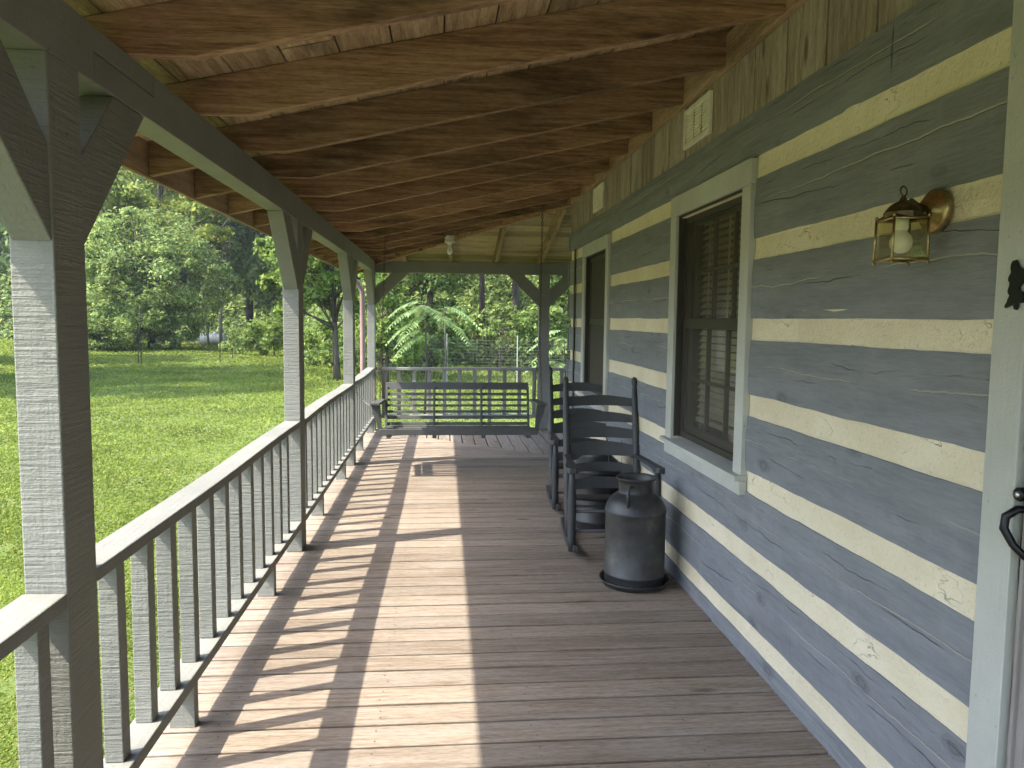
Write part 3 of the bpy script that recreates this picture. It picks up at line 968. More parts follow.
def build_house():
    h = empty('log_cabin', (WALL, 3, 0), 'blue grey hewn-log cabin wall with cream chinking along the right of the porch', 'house')
    zs = [2.57] + [z for pr in CH for z in (pr[1], pr[0])][0:]
    # logs from top to bottom
    edges = [2.57]
    for lo, hi in CH: edges += [hi, lo]
    edges += [-.06]
    for i in range(0, len(edges), 2):
        z1, z0 = edges[i], edges[i + 1]
        b = MB()
        for (s, e) in segs(z0, z1, Y0, YC):
            cuts = [s]
            for y in ([2.43] if i == 0 else [5.2] if i == 12 else []):
                if s < y < e: cuts.append(y)
            cuts.append(e)
            for q in range(len(cuts) - 1):
                strip(b, z0, z1, WALL, WALL + .16, cuts[q] + (.004 if q else 0), cuts[q + 1], .0065, i * 7 + q + s, 5, .03, bulge=.007)
        lg = b.build('log', M['log'], h)
        at = lg.data.attributes.new('across', 'FLOAT', 'POINT')
        pat = [k / 5 for k in range(6)] + [1.0, 0.0]
        at.data.foreach_set('value', (pat * (len(lg.data.vertices) // 8 + 1))[:len(lg.data.vertices)])
    for k, (lo, hi) in enumerate(CH):
        b = MB()
        for (s, e) in segs(lo - .035, hi + .035, Y0, YC - .06):
            strip(b, lo - .035, hi + .035, WALL + .012, WALL + .12, s, e, .0, k * 5 + 50, 4, .06, bulge=-.006)
        b.build('chinking', M['chink'], h)
    # board siding above
    b = MB()
    y = 3.575 - .3405 * 18
    while y < YC:
        dx = random.uniform(-.003, .003)
        b.box(WALL + .012 + dx, WALL + .04, y + .006, min(y + .3335, YC), 2.56, 3.06)
        y += .3405
    b.box(WALL + .042, WALL + .06, Y0, YC, 2.5, 3.06)
    b.build('board_siding', M['siding'], h, bevel=.003)
    b = MB(); b.box(WALL - .03, WALL + .008, Y0, YC - .1, 2.872, 3.03); b.build('ledger_board', M['rafter_y'], h, bevel=.003)
    b = MB(); b.box(WALL - .02, WALL + .03, Y0, YC - .1, 2.556, 2.574)
    # far corner: squared log ends and a dark joint
    for i in range(0, len(edges), 2):
        b = MB(); b.box(WALL - .012, WALL + .20, YC + .004, YC + .05, edges[i + 1] + .02, edges[i] - .01)
        b.build('log_end', M['log'], h, bevel=.006)
    b = MB(); b.box(WALL - .014, WALL - .002, YC - .42, YC - .36, .0, 2.36); b.build('corner_strip', M['bronze'], h, bevel=.002)
    # end wall and shell
    b = MB()
    b.box(WALL + .2, 5.4, YC - .12, YC + .0, -.06, 3.6)
    b.build('end_wall', M['log'], h)
    b = MB()
    b.box(WALL + .17, 5.4, Y0, YC - .13, 3.05, 3.12)     # ceiling
    b.box(WALL + .17, 5.4, Y0, YC - .13, -.10, -.04)     # floor
    b.box(5.3, 5.4, Y0, YC - .13, -.04, 3.05)
    b.box(WALL + .17, 5.4, Y0 - .1, Y0, -.1, 3.12)
    b.build('room_shell', M['room'], h)
    b = MB(); b.box(WALL - .05, WALL + .17, Y0 - .1, Y0 - .002, -.1, 3.12); b.build('near_corner_board', M['trim'], h)
    b = MB()
    b.prism([(WALL + .06, 3.06), (WALL + .3, 3.12), (5.4, 4.0), (5.4, 3.12), (WALL + .2, 3.12)], 'y', Y0, YC)
    b.build('house_roof', M['roofing'], h)
    w1 = build_window(h, *OPEN[0], 'blind')
    w1['label'] = 'tall window with half-closed blinds and dark screen'
    w2 = build_window(h, *OPEN[1], 'dark')
    w2['label'] = 'far window with a dark plain screen'
    # gable vents among the siding boards
    for (ya, yb, lab) in ((4.125, 4.575, None), (6.92, 7.36, None)):
        b = MB()
        z0, z1 = 2.615, 2.838
        xa = WALL - .012
        b.box(xa, xa + .02, ya, ya + .03, z0, z1); b.box(xa, xa + .02, yb - .03, yb, z0, z1)
        b.box(xa, xa + .02, ya + .03, yb - .03, z0, z0 + .025); b.box(xa, xa + .02, ya + .03, yb - .03, z1 - .025, z1)
        v = b.build('vent', M['vent'], h, bevel=.002)
        L_ = (yb - ya - .06) / 3
        for q in range(3):
            b = MB()
            y0, y1 = ya + .03 + L_ * q + .013, ya + .03 + L_ * (q + 1) - .013
            b.box(xa + .0115, xa + .015, y0, y1, z0 + .026, z1 - .026)
            z = z0 + .03
            while z < z1 - .04:
                b.prism([(xa + .0112, z), (xa + .002, z + .001), (xa + .0112, z + .009)], 'y', y0 + .006, y1 - .006)
                z += .0165
            b.build('louvre', M['vent'], v)
    # storm door at the right edge
    ya, yb, za, zb = OPEN[2]
    b = MB()
    xf = WALL - .024
    b.box(xf, WALL + .02, yb + .0, yb + .112, .0, zb + .32)
    b.box(xf, WALL + .02, ya - .118, ya, .0, zb + .32)
    b.box(xf - .002, WALL + .02, ya, yb, zb + .002, zb + .118)
    c = b.build('door_casing', M['trim'], h, bevel=.003)
    b = MB()
    xd = WALL + .0
    b.box(xd, xd + .035, yb - .055, yb - .004, za, zb)
    b.box(xd, xd + .035, ya + .004, ya + .10, za, zb)
    b.box(xd, xd + .035, ya + .10, yb - .055, zb - .12, zb)
    b.box(xd, xd + .035, ya + .10, yb - .055, za, za + .85)
    b.box(xd - .012, xd + .004, yb - .03, yb - .018, za, zb)
    d = b.build('storm_door', M['taupe'], h, bevel=.003)
    b = MB(); b.box(xd + .014, xd + .018, ya + .1, yb - .055, za + .85, zb - .12); b.build('pane', M['glass'], d)
    b = MB(); b.box(xd + .10, xd + .14, ya - .02, yb + .02, za - .02, zb); b.build('inner_door', M['room'], d, bevel=.003)
    # pull handle and lock
    b = MB()
    yy = yb - .028
    pts = [(xd + .0, yy - .01, 1.150), (xd - .035, yy + .000, 1.148), (xd - .055, yy + .012, 1.128), (xd - .058, yy + .012, 1.098), (xd - .046, yy - .006, 1.062),
           (xd - .026, yy - .022, 1.036), (xd - .004, yy - .030, 1.022)]
    b.tube(pts, [.009, .010, .0105, .0105, .0095, .009, .009], 10)
    b.box(xd - .008, xd - .0005, yy - .055, yy + .015, 1.0, 1.2)
    hd = b.build('handle', M['black'], d)
    hd['label'] = 'black pull handle with push-button latch'
    b = MB(); b.lathe([(.0001, -.042), (.014, -.042), (.017, -.038), (.017, 0), (.02, .0)], (xd, yy - .004, 1.186), 20, 'x'); b.build('lock', M['black'], d)
    b = MB(); b.lathe([(.0001, -.046), (.007, -.046), (.008, -.042)], (xd, yy - .004, 1.186), 16, 'x'); b.build('keyhole', M['steel'], d)
    return h

# ================================================================ wall lantern
def build_lantern():
    cx, cy = 1.316, 2.13
    p = empty('wall_lantern', (WALL, 2.15, 1.925), 'brass and glass coach lantern mounted on a chinking band of the log wall', 'lamp')
    b = MB()
    b.lathe([(.0001, -.040), (.026, -.040), (.040, -.030), (.046, -.018), (.058, -.014), (.064, -.008), (.064, .010)], (WALL - .008, 2.150, 1.925), 36, 'x')
    b.build('backplate', M['brass'], p)
    b = MB()
    b.tube([(WALL - .04, 2.15, 1.925), (WALL - .07, 2.146, 1.940), (cx + .03, 2.138, 1.950), (cx, cy, 1.93)], [.012, .010, .010, .009], 10)
    b.build('arm', M['brass_dark'], p)
    b = MB()
    b.lathe([(.050, 1.897), (.052, 1.902), (.052, 1.917), (.049, 1.920), (.040, 1.933), (.026, 1.943), (.013, 1.948), (.009, 1.956), (.005, 1.963), (.0001, 1.964)], (cx, cy, 0), 8, smooth=False)
    b.build('canopy', M['brass_dark'], p, bevel=.001)
    b = MB()
    ring = [(cx + .0095 * math.sin(a), cy + .003 * math.cos(a), 1.977 + .0140 * math.cos(a)) for a in np.linspace(0, 2 * math.pi, 25)]
    b.tube(ring, .0024, 8, caps=False)
    b.build('loop', M['brass_dark'], p)
    # four-sided cage wider at the bottom
    zt, zb_ = 1.896, 1.782
    ang = R(-3.4)
    def corner(k, r, z):
        a = ang + math.pi / 4 + k * math.pi / 2
        return (cx + r * math.cos(a), cy + r * math.sin(a), z)
    rt, rb = .070, .073
    b = MB()
    for k in range(4):
        b.tube([corner(k, rt, zt + .004), corner(k, rb, zb_ - .006)], .0042, 6)
        b.tube([corner(k, rt, zt), corner(k + 1, rt, zt)], .0042, 6)
        b.tube([corner(k, rb, zb_), corner(k + 1, rb, zb_)], .0045, 6)
        q = corner(k, rb, zb_ - .008); b.lathe([(.0001, -.006), (.004, -.004), (.0055, 0), (.004, .004), (.0001, .006)], q, 10)
        q = corner(k, rt, zt + .008); b.lathe([(.0001, -.006), (.004, -.004), (.0055, 0), (.004, .004), (.0001, .006)], q, 10)
    b.build('frame', M['brass'], p)
    b = MB()
    vs = [corner(k, rt + .002, zt + .003) for k in range(4)] + [corner(k, .056, zt + .012) for k in range(4)]
    b.add(vs, [(k, (k + 1) % 4, 4 + (k + 1) % 4, 4 + k) for k in range(4)])
    b.build('collar', M['brass_dark'], p)
    b = MB()
    for k in range(4):
        vs = [corner(k, rb - .004, zb_ + .004), corner(k + 1, rb - .004, zb_ + .004), corner(k + 1, rt - .004, zt - .003), corner(k, rt - .004, zt - .003)]
        vv = [Vector(q) for q in vs]
        nn = (vv[1] - vv[0]).cross(vv[2] - vv[0]).normalized() * .0025
        b.add(vs + [tuple(q - nn) for q in vv], [(0, 1, 2, 3), (7, 6, 5, 4), (0, 4, 5, 1), (1, 5, 6, 2), (2, 6, 7, 3), (3, 7, 4, 0)])
    b.build('glass_pane', M['lampglass'], p)
    b = MB()
    b.lathe([(.016, 1.905), (.019, 1.90), (.019, 1.872), (.016, 1.866)], (cx, cy, 0), 24)
    b.build('socket', M['white'], p)
    b = MB()
    b.lathe([(.014, 1.872), (.017, 1.862), (.026, 1.85), (.031, 1.835), (.030, 1.82), (.022, 1.807), (.010, 1.801), (.0001, 1.8)], (cx, cy, 0), 28)
    b.build('bulb', M['bulb'], p)

def build_ornament():
    # black iron cut-out hung on the door casing
    pts = [(1.786, 1.758), (1.797, 1.756), (1.802, 1.748), (1.803, 1.738), (1.800, 1.728), (1.808, 1.716), (1.809, 1.708), (1.803, 1.702), (1.804, 1.694), (1.808, 1.684),
           (1.807, 1.676), (1.801, 1.671), (1.806, 1.662), (1.809, 1.654), (1.816, 1.645), (1.813, 1.639), (1.799, 1.644), (1.786, 1.648), (1.783, 1.636), (1.775, 1.634), (1.77, 1.65),
           (1.757, 1.652), (1.752, 1.664), (1.756, 1.678), (1.768, 1.682), (1.770, 1.69), (1.760, 1.700), (1.752, 1.712), (1.754, 1.728), (1.766, 1.735), (1.776, 1.742)]
    b = MB(); b.prism(pts, 'x', WALL - .034, WALL - .027)
    o = b.build('iron_ornament', M['black'], bevel=.0015)
    tag(o, 'black iron cut-out ornament with jagged outline on the door casing', 'ornament')

# ================================================================ porch swing
def build_swing():
    cx, yfr, ybk = .16, 7.62, 8.22
    p = empty('porch_swing', (cx, 7.95, .45), 'charcoal slatted porch swing hanging on chains before the far railing', 'swing')
    hw = .775
    def bo(name, *a, mat='swing', bev=.004):
        b = MB(); b.box(*a); return b.build(name, M[mat], p, bevel=bev)
    bo('front_rail', cx - .79, cx + .79, yfr - .025, yfr, .437, .497)
    b = MB()
    # contoured seat slats
    for k in range(7):
        t = k / 6.
        y = yfr + .004 + t * (ybk - yfr - .07)
        z = .497 - .055 * t + .018 * (2 * t - 1) ** 2 - .01
        b.box(cx - hw, cx + hw, y, y + .046, z - .02, z)
    b.build('seat', M['swing'], p, bevel=.003)
    # seat bearers
    b = MB()
    for x in (cx - .70, cx - .245, cx + .245, cx + .70):
        b.prism([(yfr - .02, .405), (ybk + .02, .36), (ybk + .02, .405), (yfr - .02, .437)], 'x', x - .02, x + .02)
    b.build('seat_bearer', M['swing'], p, bevel=.003)
    # back: reclined plane
    def by(z): return ybk + (z - .45) * .30
    def slat(name, z0, z1, half=hw):
        b = MB()
        b.prism([(by(z0), z0), (by(z0) + .02, z0), (by(z1) + .02, z1), (by(z1), z1)], 'x', cx - half, cx + half)
        return b.build(name, M['swing'], p, bevel=.003)
    slat('top_rail', .826, .902)
    for z0, z1 in ((.763, .792), (.705, .730), (.645, .668), (.580, .606), (.515, .548), (.45, .482)):
        slat('back_slat', z0, z1)
    for x in (cx - .765, cx - .255, cx + .255, cx + .765):
        b = MB()
        b.prism([(by(.40) - .022, .40), (by(.40) - .001, .40), (by(.86) - .001, .86), (by(.86) - .022, .86)], 'x', x - .012, x + .012)
        b.build('back_stile', M['swing'], p, bevel=.002)
    for s in (-1, 1):
        x = cx + s * .80
        b = MB()
        b.prism([(yfr - .06, .738), (by(.72) + .02, .70), (by(.72) + .02, .724), (yfr - .06, .762)], 'x', min(x - s * .02, x + s * .075), max(x - s * .02, x + s * .075))
        b.build('arm', M['swing'], p, bevel=.003)
        # tapered front arm support, wide at the top
        b = MB()
        pts = [(x - s * .02, .737), (x + s * .072, .737), (x + s * .055, .66), (x + s * .015, .55), (x - s * .005, .44), (x - s * .035, .44), (x - s * .03, .6)]
        b.prism(pts, 'y', yfr + .002, yfr + .024)
        b.build('arm_support', M['swing'], p, bevel=.003)
    # chains: a V to front and back of each arm, joined by a ring, then up to a rafter
    for s, xt in ((-1, -.585), (1, 1.02)):
        xa = cx + s * .835
        yt = 7.98
        ring = Vector((xa + (xt - xa) * .5, yt, 1.42))
        top = Vector((xt, yt, zr(xt) + .02))
        b = MB()
        def chain(a, c):
            L_ = (c - a).length
            n = int(L_ / .034)
            d = (c - a) / n
            ax = d.normalized()
            u = ax.cross(Vector((0, 1, .1))).normalized(); w = ax.cross(u)
            for i in range(n):
                m = a + d * (i + .5)
                e = (u if i % 2 else w)
                pts = []
                for q in range(8):
                    an = 2 * math.pi * q / 8
                    pts.append(m + ax * (.021 * math.cos(an)) + e * (.009 * math.sin(an)))
                pts.append(pts[0])
                b.tube(pts, .0028, 4, caps=False)
        chain(Vector((xa, yfr + .02, .74)), ring)
        chain(Vector((xa, by(.72) + .0, .72)), ring)
        chain(ring, top)
        b.build('chain', M['chain'], p)

# ================================================================ rocking chairs
def build_chair():
    c = Vector((1.145, 5.14, 0))
    p = empty('rocking_chair', c, 'nearer black ladder-back rocking chair, partly hidden by the front milk can', 'rocking chair', 'black rocking chairs against the cabin')
    yfr = 4.92
    def yr(z): return 5.3275 + .25 * z
    X = lambda dx: c.x + dx
    for s in (-1, 1):
        b = MB()
        zs = [.05, .2, .45, .7, .95, 1.09, 1.105, 1.12, 1.15, 1.17, 1.176]
        rs = [.019, .023, .026, .026, .024, .021, .015, .021, .022, .014, .003]
        b.tube([(X(s * .257), yr(z), z) for z in zs], rs, 14)
        b.build('back_post', M['chair'], p)
        b = MB()
        zs = [.065, .15, .30, .42, .52, .61]
        rs = [.021, .026, .029, .028, .023, .018]
        b.tube([(X(s * .283), yfr + .02 * (z - .3), z) for z in zs], rs, 14)
        b.build('front_leg', M['chair'], p)
        # arm: sweeps from the back post to a rounded paddle
        b = MB()
        pts_o = []; 
        path = [(5.46, .257, .026), (5.30, .264, .024), (5.12, .276, .028), (4.98, .288, .040), (4.88, .292, .047), (4.835, .292, .040), (4.815, .292, .022)]
        vs = []
        for (y, dx, hw) in path:
            z = .595 + (5.47 - y) * .035
            for (a, dz) in ((-hw, -.012 if y < 4.95 else 0), (hw, -.012 if y < 4.95 else 0), (hw * .92, .026), (-hw * .92, .026)):
                vs.append((X(s * dx) + a, y, z + dz))
        n = len(path)
        fs = [(0, 1, 2, 3), tuple(4 * (n - 1) + i for i in (3, 2, 1, 0))]
        for k in range(n - 1):
            for i in range(4):
                fs.append((4 * k + i, 4 * k + 4 + i, 4 * k + 4 + (i + 1) % 4, 4 * k + (i + 1) % 4))
        b.add(vs, fs)
        b.build('arm', M['chair'], p, bevel=.005)
        # rocker
        b = MB()
        ys = np.linspace(4.83, 5.66, 15)
        yc, Rr = 5.30, 1.25
        lo = [(y, (y - yc) ** 2 / (2 * Rr) + .001) for y in ys]
        hi = [(y, (y - yc) ** 2 / (2 * Rr) + .052 - .02 * abs((y - 5.36) / .62) ** 3) for y in ys[::-1]]
        b.prism(lo + hi, 'x', X(s * .262) - .015, X(s * .262) + .015)
        b.build('rocker', M['chair'], p, bevel=.005)
        # side stretchers
        b = MB()
        for z in (.17, .30):
            b.tube([(X(s * .268), yfr, z + .03), (X(s * .257), yr(z), z)], [.010, .010], 10)
        b.build('stretcher', M['chair'], p)
    # curved, arched ladder slats
    for (z0, z1) in ((.960, 1.026), (.842, .906), (.728, .800), (.600, .692), (.485, .545), (.365, .438)):
        b = MB()
        n = 14
        vs = []
        for k in range(n + 1):
            t = k / n; x = X(-.247 + .494 * t)
            bow = .042 * math.sin(math.pi * t)
            arch = .016 * math.sin(math.pi * t)
            zl, zh = z0 + arch * .25, z1 - .01 + arch * 1.5
            vs += [(x, yr(z0) + bow - .005, zl), (x, yr(z1) + bow - .005, zh), (x, yr(z1) + bow + .006, zh), (x, yr(z0) + bow + .006, zl)]
        fs = [(0, 1, 2, 3), tuple(4 * n + i for i in (3, 2, 1, 0))]
        for k in range(n):
            for i in range(4):
                fs.append((4 * k + i, 4 * k + 4 + i, 4 * k + 4 + (i + 1) % 4, 4 * k + (i + 1) % 4))
        b.add(vs, fs)
        b.build('slat', M['chair'], p, bevel=.002)
    # woven seat sloping back, with its rails
    b = MB()
    nx, ny = 12, 10
    vs = []
    for j in range(ny + 1):
        for i in range(nx + 1):
            u, v = i / nx, j / ny
            y = yfr - .012 + v * (.47)
            dip = -.018 * math.sin(math.pi * u) * math.sin(math.pi * v)
            vs.append((X((u - .5) * (.535 - .04 * v)), y, 0.45 - .112 * v + dip))
    nn = len(vs)
    vs += [(x, y, z - .035) for x, y, z in vs]
    fs = []
    for j in range(ny):
        for i in range(nx):
            a = j * (nx + 1) + i
            fs.append((a, a + 1, a + nx + 2, a + nx + 1)); fs.append((nn + a + nx + 1, nn + a + nx + 2, nn + a + 1, nn + a))
    for i in range(nx):
        a, d = i, ny * (nx + 1) + i
        fs.append((a + 1, a, nn + a, nn + a + 1)); fs.append((d, d + 1, nn + d + 1, nn + d))
    for j in range(ny):
        a, d = j * (nx + 1), j * (nx + 1) + nx
        fs.append((a, a + nx + 1, nn + a + nx + 1, nn + a)); fs.append((d + nx + 1, d, nn + d, nn + d + nx + 1))
    b.add(vs, fs, True)
    b.build('seat', M['seat'], p)
    b = MB()
    for z in (.20, .333):
        b.tube([(X(-.268), yfr, z), (X(.268), yfr, z)], .011, 10)
    b.tube([(X(-.257), yr(.25), .25), (X(.257), yr(.25), .25)], .010, 10)
    b.build('rung', M['chair'], p)
    p.rotation_euler = (0, 0, R(-2.6))
    q = copy_tree(p)
    q.location = (c.x + .05, c.y + 1.13, 0)
    q.rotation_euler = (0, 0, R(-1.5))
    q['label'] = 'farther black rocking chair, behind the other and before the far window'
    return p

# ================================================================ milk cans
def build_can():
    cx, cy, z0 = 1.165, 4.48, .012
    p = empty('milk_can', (cx, cy, z0), 'black old milk can standing in a round pan in front of the chairs', 'milk can', 'old milk cans beside the chairs')
    b = MB()
    prof = [(r * (1.04 if r > .13 else 1.0), h) for r, h in [(.0001, .0), (.165, .0), (.172, .004), (.174, .012), (.174, .055), (.178, .058), (.178, .068), (.1745, .072), (.1745, .432), (.178, .438), (.178, .448), (.1745, .456),
            (.170, .475), (.158, .500), (.138, .525), (.118, .545), (.106, .555), (.1035, .562), (.1035, .612), (.107, .62), (.119, .636), (.122, .642), (.120, .647), (.114, .642),
            (.100, .618), (.098, .58), (.098, .5)]]
    b.lathe(prof, (cx, cy, z0), 56)
    b.build('body', M['can'], p)
    for s in (-1, 1):
        b = MB()
        a0 = R(-120) + (0 if s > 0 else math.pi)
        d = Vector((math.cos(a0), math.sin(a0), 0)); t = Vector((-d.y, d.x, 0))
        base = Vector((cx, cy, z0))
        pts = [base + d * .104 + t * .0 + Vector((0, 0, .600)), base + d * .135 + Vector((0, 0, .606)), base + d * .162 + Vector((0, 0, .585)), base + d * .172 + Vector((0, 0, .55)), base + d * .166 + Vector((0, 0, .49))]
        b.tube(pts, [.008, .009, .010, .010, .008], 8)
        b.build('handle', M['can'], p)
    q = copy_tree(p)
    q.location = (1.19, 5.77, .002)
    q.rotation_euler = (0, 0, R(50))
    q['label'] = 'grey-black milk can half hidden between the two rocking chairs'
    b = MB()
    b.lathe([(.0001, .001), (.178, .001), (.186, .004), (.207, .034), (.211, .037), (.2125, .034), (.208, .028), (.190, .002), (.183, .0)][::1], (cx, cy, .001), 56)
    pan = b.build('drip_pan', M['pan'])
    tag(pan, 'shallow dark metal pan on the deck under the front milk can', 'pan')
    b2 = pan.modifiers.new('thick', 'SOLIDIFY'); b2.thickness = .002

def build_bulb():
    x, y = .075, 9.33
    z = zr(x) - .02
    p = empty('ceiling_light', (x, y, z), 'white keyless porch light with a bare bulb under the far roof corner', 'lamp')
    b = MB(); b.lathe([(.0001, .03), (.058, .03), (.06, .0), (.05, -.012), (.062, -.035), (.064, -.05), (.03, -.062), (.022, -.085), (.0001, -.085)], (x, y, z), 28); b.build('lamp_holder', M['white'], p)
    b = MB(); b.lathe([(.014, -.084), (.016, -.10), (.030, -.135), (.033, -.155), (.028, -.18), (.012, -.196), (.0001, -.198)], (x, y, z), 24); b.build('bulb', M['bulb'], p)

def build_misc():
    # downspout beyond the far corner
    b = MB()
    x, y = -1.20, 11.62
    g = float(ground_z(x, y))
    b.tube([(XE + .03, YE - .02, 2.27), (XE + .04, YE, 2.20), (-1.27, y - .04, 2.12), (x, y, 1.98), (x, y, 1.0), (x, y, g - .02)], .038, 14)
    o = b.build('downspout', M['spout'])
    tag(o, 'pinkish brown downspout with a curved top beyond the far corner post', 'downspout')
    b = MB()
    pts = []
    a, c = Vector((RAIL + .004, 8.42, .80)), Vector((-.63, 7.72, .70))
    for k in range(13):
        t = k / 12; q = a.lerp(c, t); q.z -= .05 * math.sin(math.pi * t)
        pts.append(tuple(q))
    b.tube(pts, .0035, 6)
    tag(b.build('tie_cord', M['cord']), 'thin grey cord tied from the railing post to the swing', 'cord')

# ================================================================ vegetation
def leaves(pos, size, nrm, aspect=.55, jitter=.7):
    """diamond leaves, one loose piece each; returns (verts, faces)"""
    n = len(pos)
    d = nrm + RNG.normal(0, jitter, (n, 3)); d /= np.linalg.norm(d, axis=1, keepdims=True) + 1e-9
    a = RNG.normal(0, 1, (n, 3)); a -= d * (a * d).sum(1, keepdims=True); a /= np.linalg.norm(a, axis=1, keepdims=True) + 1e-9
    b = np.cross(d, a)
    s = (size * RNG.uniform(.6, 1.35, n))[:, None]
    a = a * s; b = b * s * aspect
    fold = d * s * .18
    v = np.stack([pos - a, pos + b + fold - a * .1, pos + a, pos - b + fold - a * .1], 1)
    return v.reshape(-1, 3), np.arange(4 * n).reshape(n, 4)

def crown_points(c, rad, n, nclump, clump=.34, shell=.55, flat=.8):
    c = np.array(c); rad = np.array(rad)
    u = RNG.normal(0, 1, (nclump, 3)); u /= np.linalg.norm(u, axis=1, keepdims=True)
    r = RNG.uniform(shell, 1, (nclump, 1)) ** .7
    cc = u * r
    k = RNG.integers(0, nclump, n)
    cs = clump * RNG.uniform(.5, 1.25, nclump)
    g = RNG.normal(0, 1, (n, 3)); g /= np.linalg.norm(g, axis=1, keepdims=True)
    g *= (RNG.uniform(0, 1, (n, 1)) ** .45)
    g[:, 2] *= flat
    p = cc[k] + g * cs[k][:, None]
    nr = g * .8 + u[k] * .5 + np.array([0, 0, .7])
    return c + p * rad, nr, c + cc * rad

def tree(name, label, cat, x, y, h, crowns, mat, nleaf, leaf, bark='bark', tr=.14, group=None, nclump=60, lean=0., parts=True, clump=.34, shell=.5, limbs=9, trunk_top=None, aspect=.55):
    """crowns: list of (dx, dy, zc, rx, ry, rz) above ground"""
    g = float(ground_z(x, y))
    p = empty(name, (x, y, g), label, cat, group)
    off = np.array((x, y, g))
    V, F, tips = [], [], []
    o = 0
    vol = [a[3] * a[4] * a[5] for a in crowns]; tv = sum(v ** .7 for v in vol)
    for (dx, dy, zc, rx, ry, rz), vv in zip(crowns, vol):
        n = int(nleaf * vv ** .7 / tv)
        P_, nr, cc = crown_points((x + dx, y + dy, g + zc), (rx, ry, rz), n, max(6, int(nclump * vv ** .7 / tv)), clump, shell)
        keep = P_[:, 2] > g + .05
        P_, nr = P_[keep], nr[keep]
        v, f = leaves(P_, leaf, nr, aspect)
        V.append(v); F.append(f + o); o += len(v)
        tips += list(cc[:: max(1, len(cc) // limbs)][:limbs])
    raw_mesh('crown', np.concatenate(V), np.concatenate(F), mat, p, off)
    b = MB()
    top = trunk_top or h * .62
    path = []
    for k in range(6):
        t = k / 5
        path.append((x + lean * t * top + .12 * tr * 4 * math.sin(3 * t + x), y + .1 * tr * 4 * math.sin(2.3 * t + y), g - .1 + t * (top + .1)))
    rs = [tr * (1.35 - .2 * 0), tr * 1.02, tr * .85, tr * .7, tr * .52, tr * .3]
    b.tube(path, rs, 10)
    for tp in tips:
        t = random.uniform(.35, .95); i = min(4, int(t * 5)); q = Vector(path[i]).lerp(Vector(path[i + 1]), t * 5 - i)
        e = Vector(tp); mid = q.lerp(e, .5) + Vector((0, 0, -.06 * (e - q).length))
        b.tube([q, mid, e], [tr * .38, tr * .25, tr * .08], 6)
    b.build('trunk', M[bark], p)
    return p

def frond_tree(name, label, x, y, fronds, h, cat='sapling', group=None, leaf=.12):
    """a sapling of long feather-shaped leaves; fronds: (azimuth deg, start height, length, rise)"""
    g = float(ground_z(x, y))
    p = empty(name, (x, y, g), label, cat, group)
    off = (x, y, g)
    b = MB()
    b.tube([(x, y, g - .1), (x + .05, y, g + h * .5), (x, y, g + h - .1)], [.03, .024, .010], 8)
    b.build('stem', M['bark'], p)
    for (az, z0, Ln, rise) in fronds:
        b = MB()
        d = Vector((math.cos(R(az)), math.sin(R(az)), 0))
        side = Vector((-d.y, d.x, 0))
        pts = []
        n = 15
        for k in range(n + 1):
            t = k / n
            pts.append(Vector((x, y, g + z0)) + d * (Ln * t * .95) + Vector((0, 0, Ln * (rise * t - .55 * t * t))))
        b.tube(pts, [.007 - .004 * k / n for k in range(n + 1)], 5)
        for k in range(3, n + 1):
            q = pts[k]; tang = (pts[k] - pts[k - 1]).normalized()
            for s in (-1, 1):
                L_ = leaf * (1.9 - abs(k - 7) * .12) * random.uniform(.85, 1.1)
                dirv = (side * s + tang * .35 + Vector((0, 0, -.35 + random.uniform(-.15, .15)))).normalized()
                wv = dirv.cross(Vector((0, 0, 1))).normalized()
                e = q + dirv * L_
                m = q + dirv * L_ * .4 + Vector((0, 0, .01))
                b.add([q, m + wv * L_ * .17, e, m - wv * L_ * .17], [(0, 1, 2, 3)])
        b.build('frond', M['lf_sumac'], p)
    return p

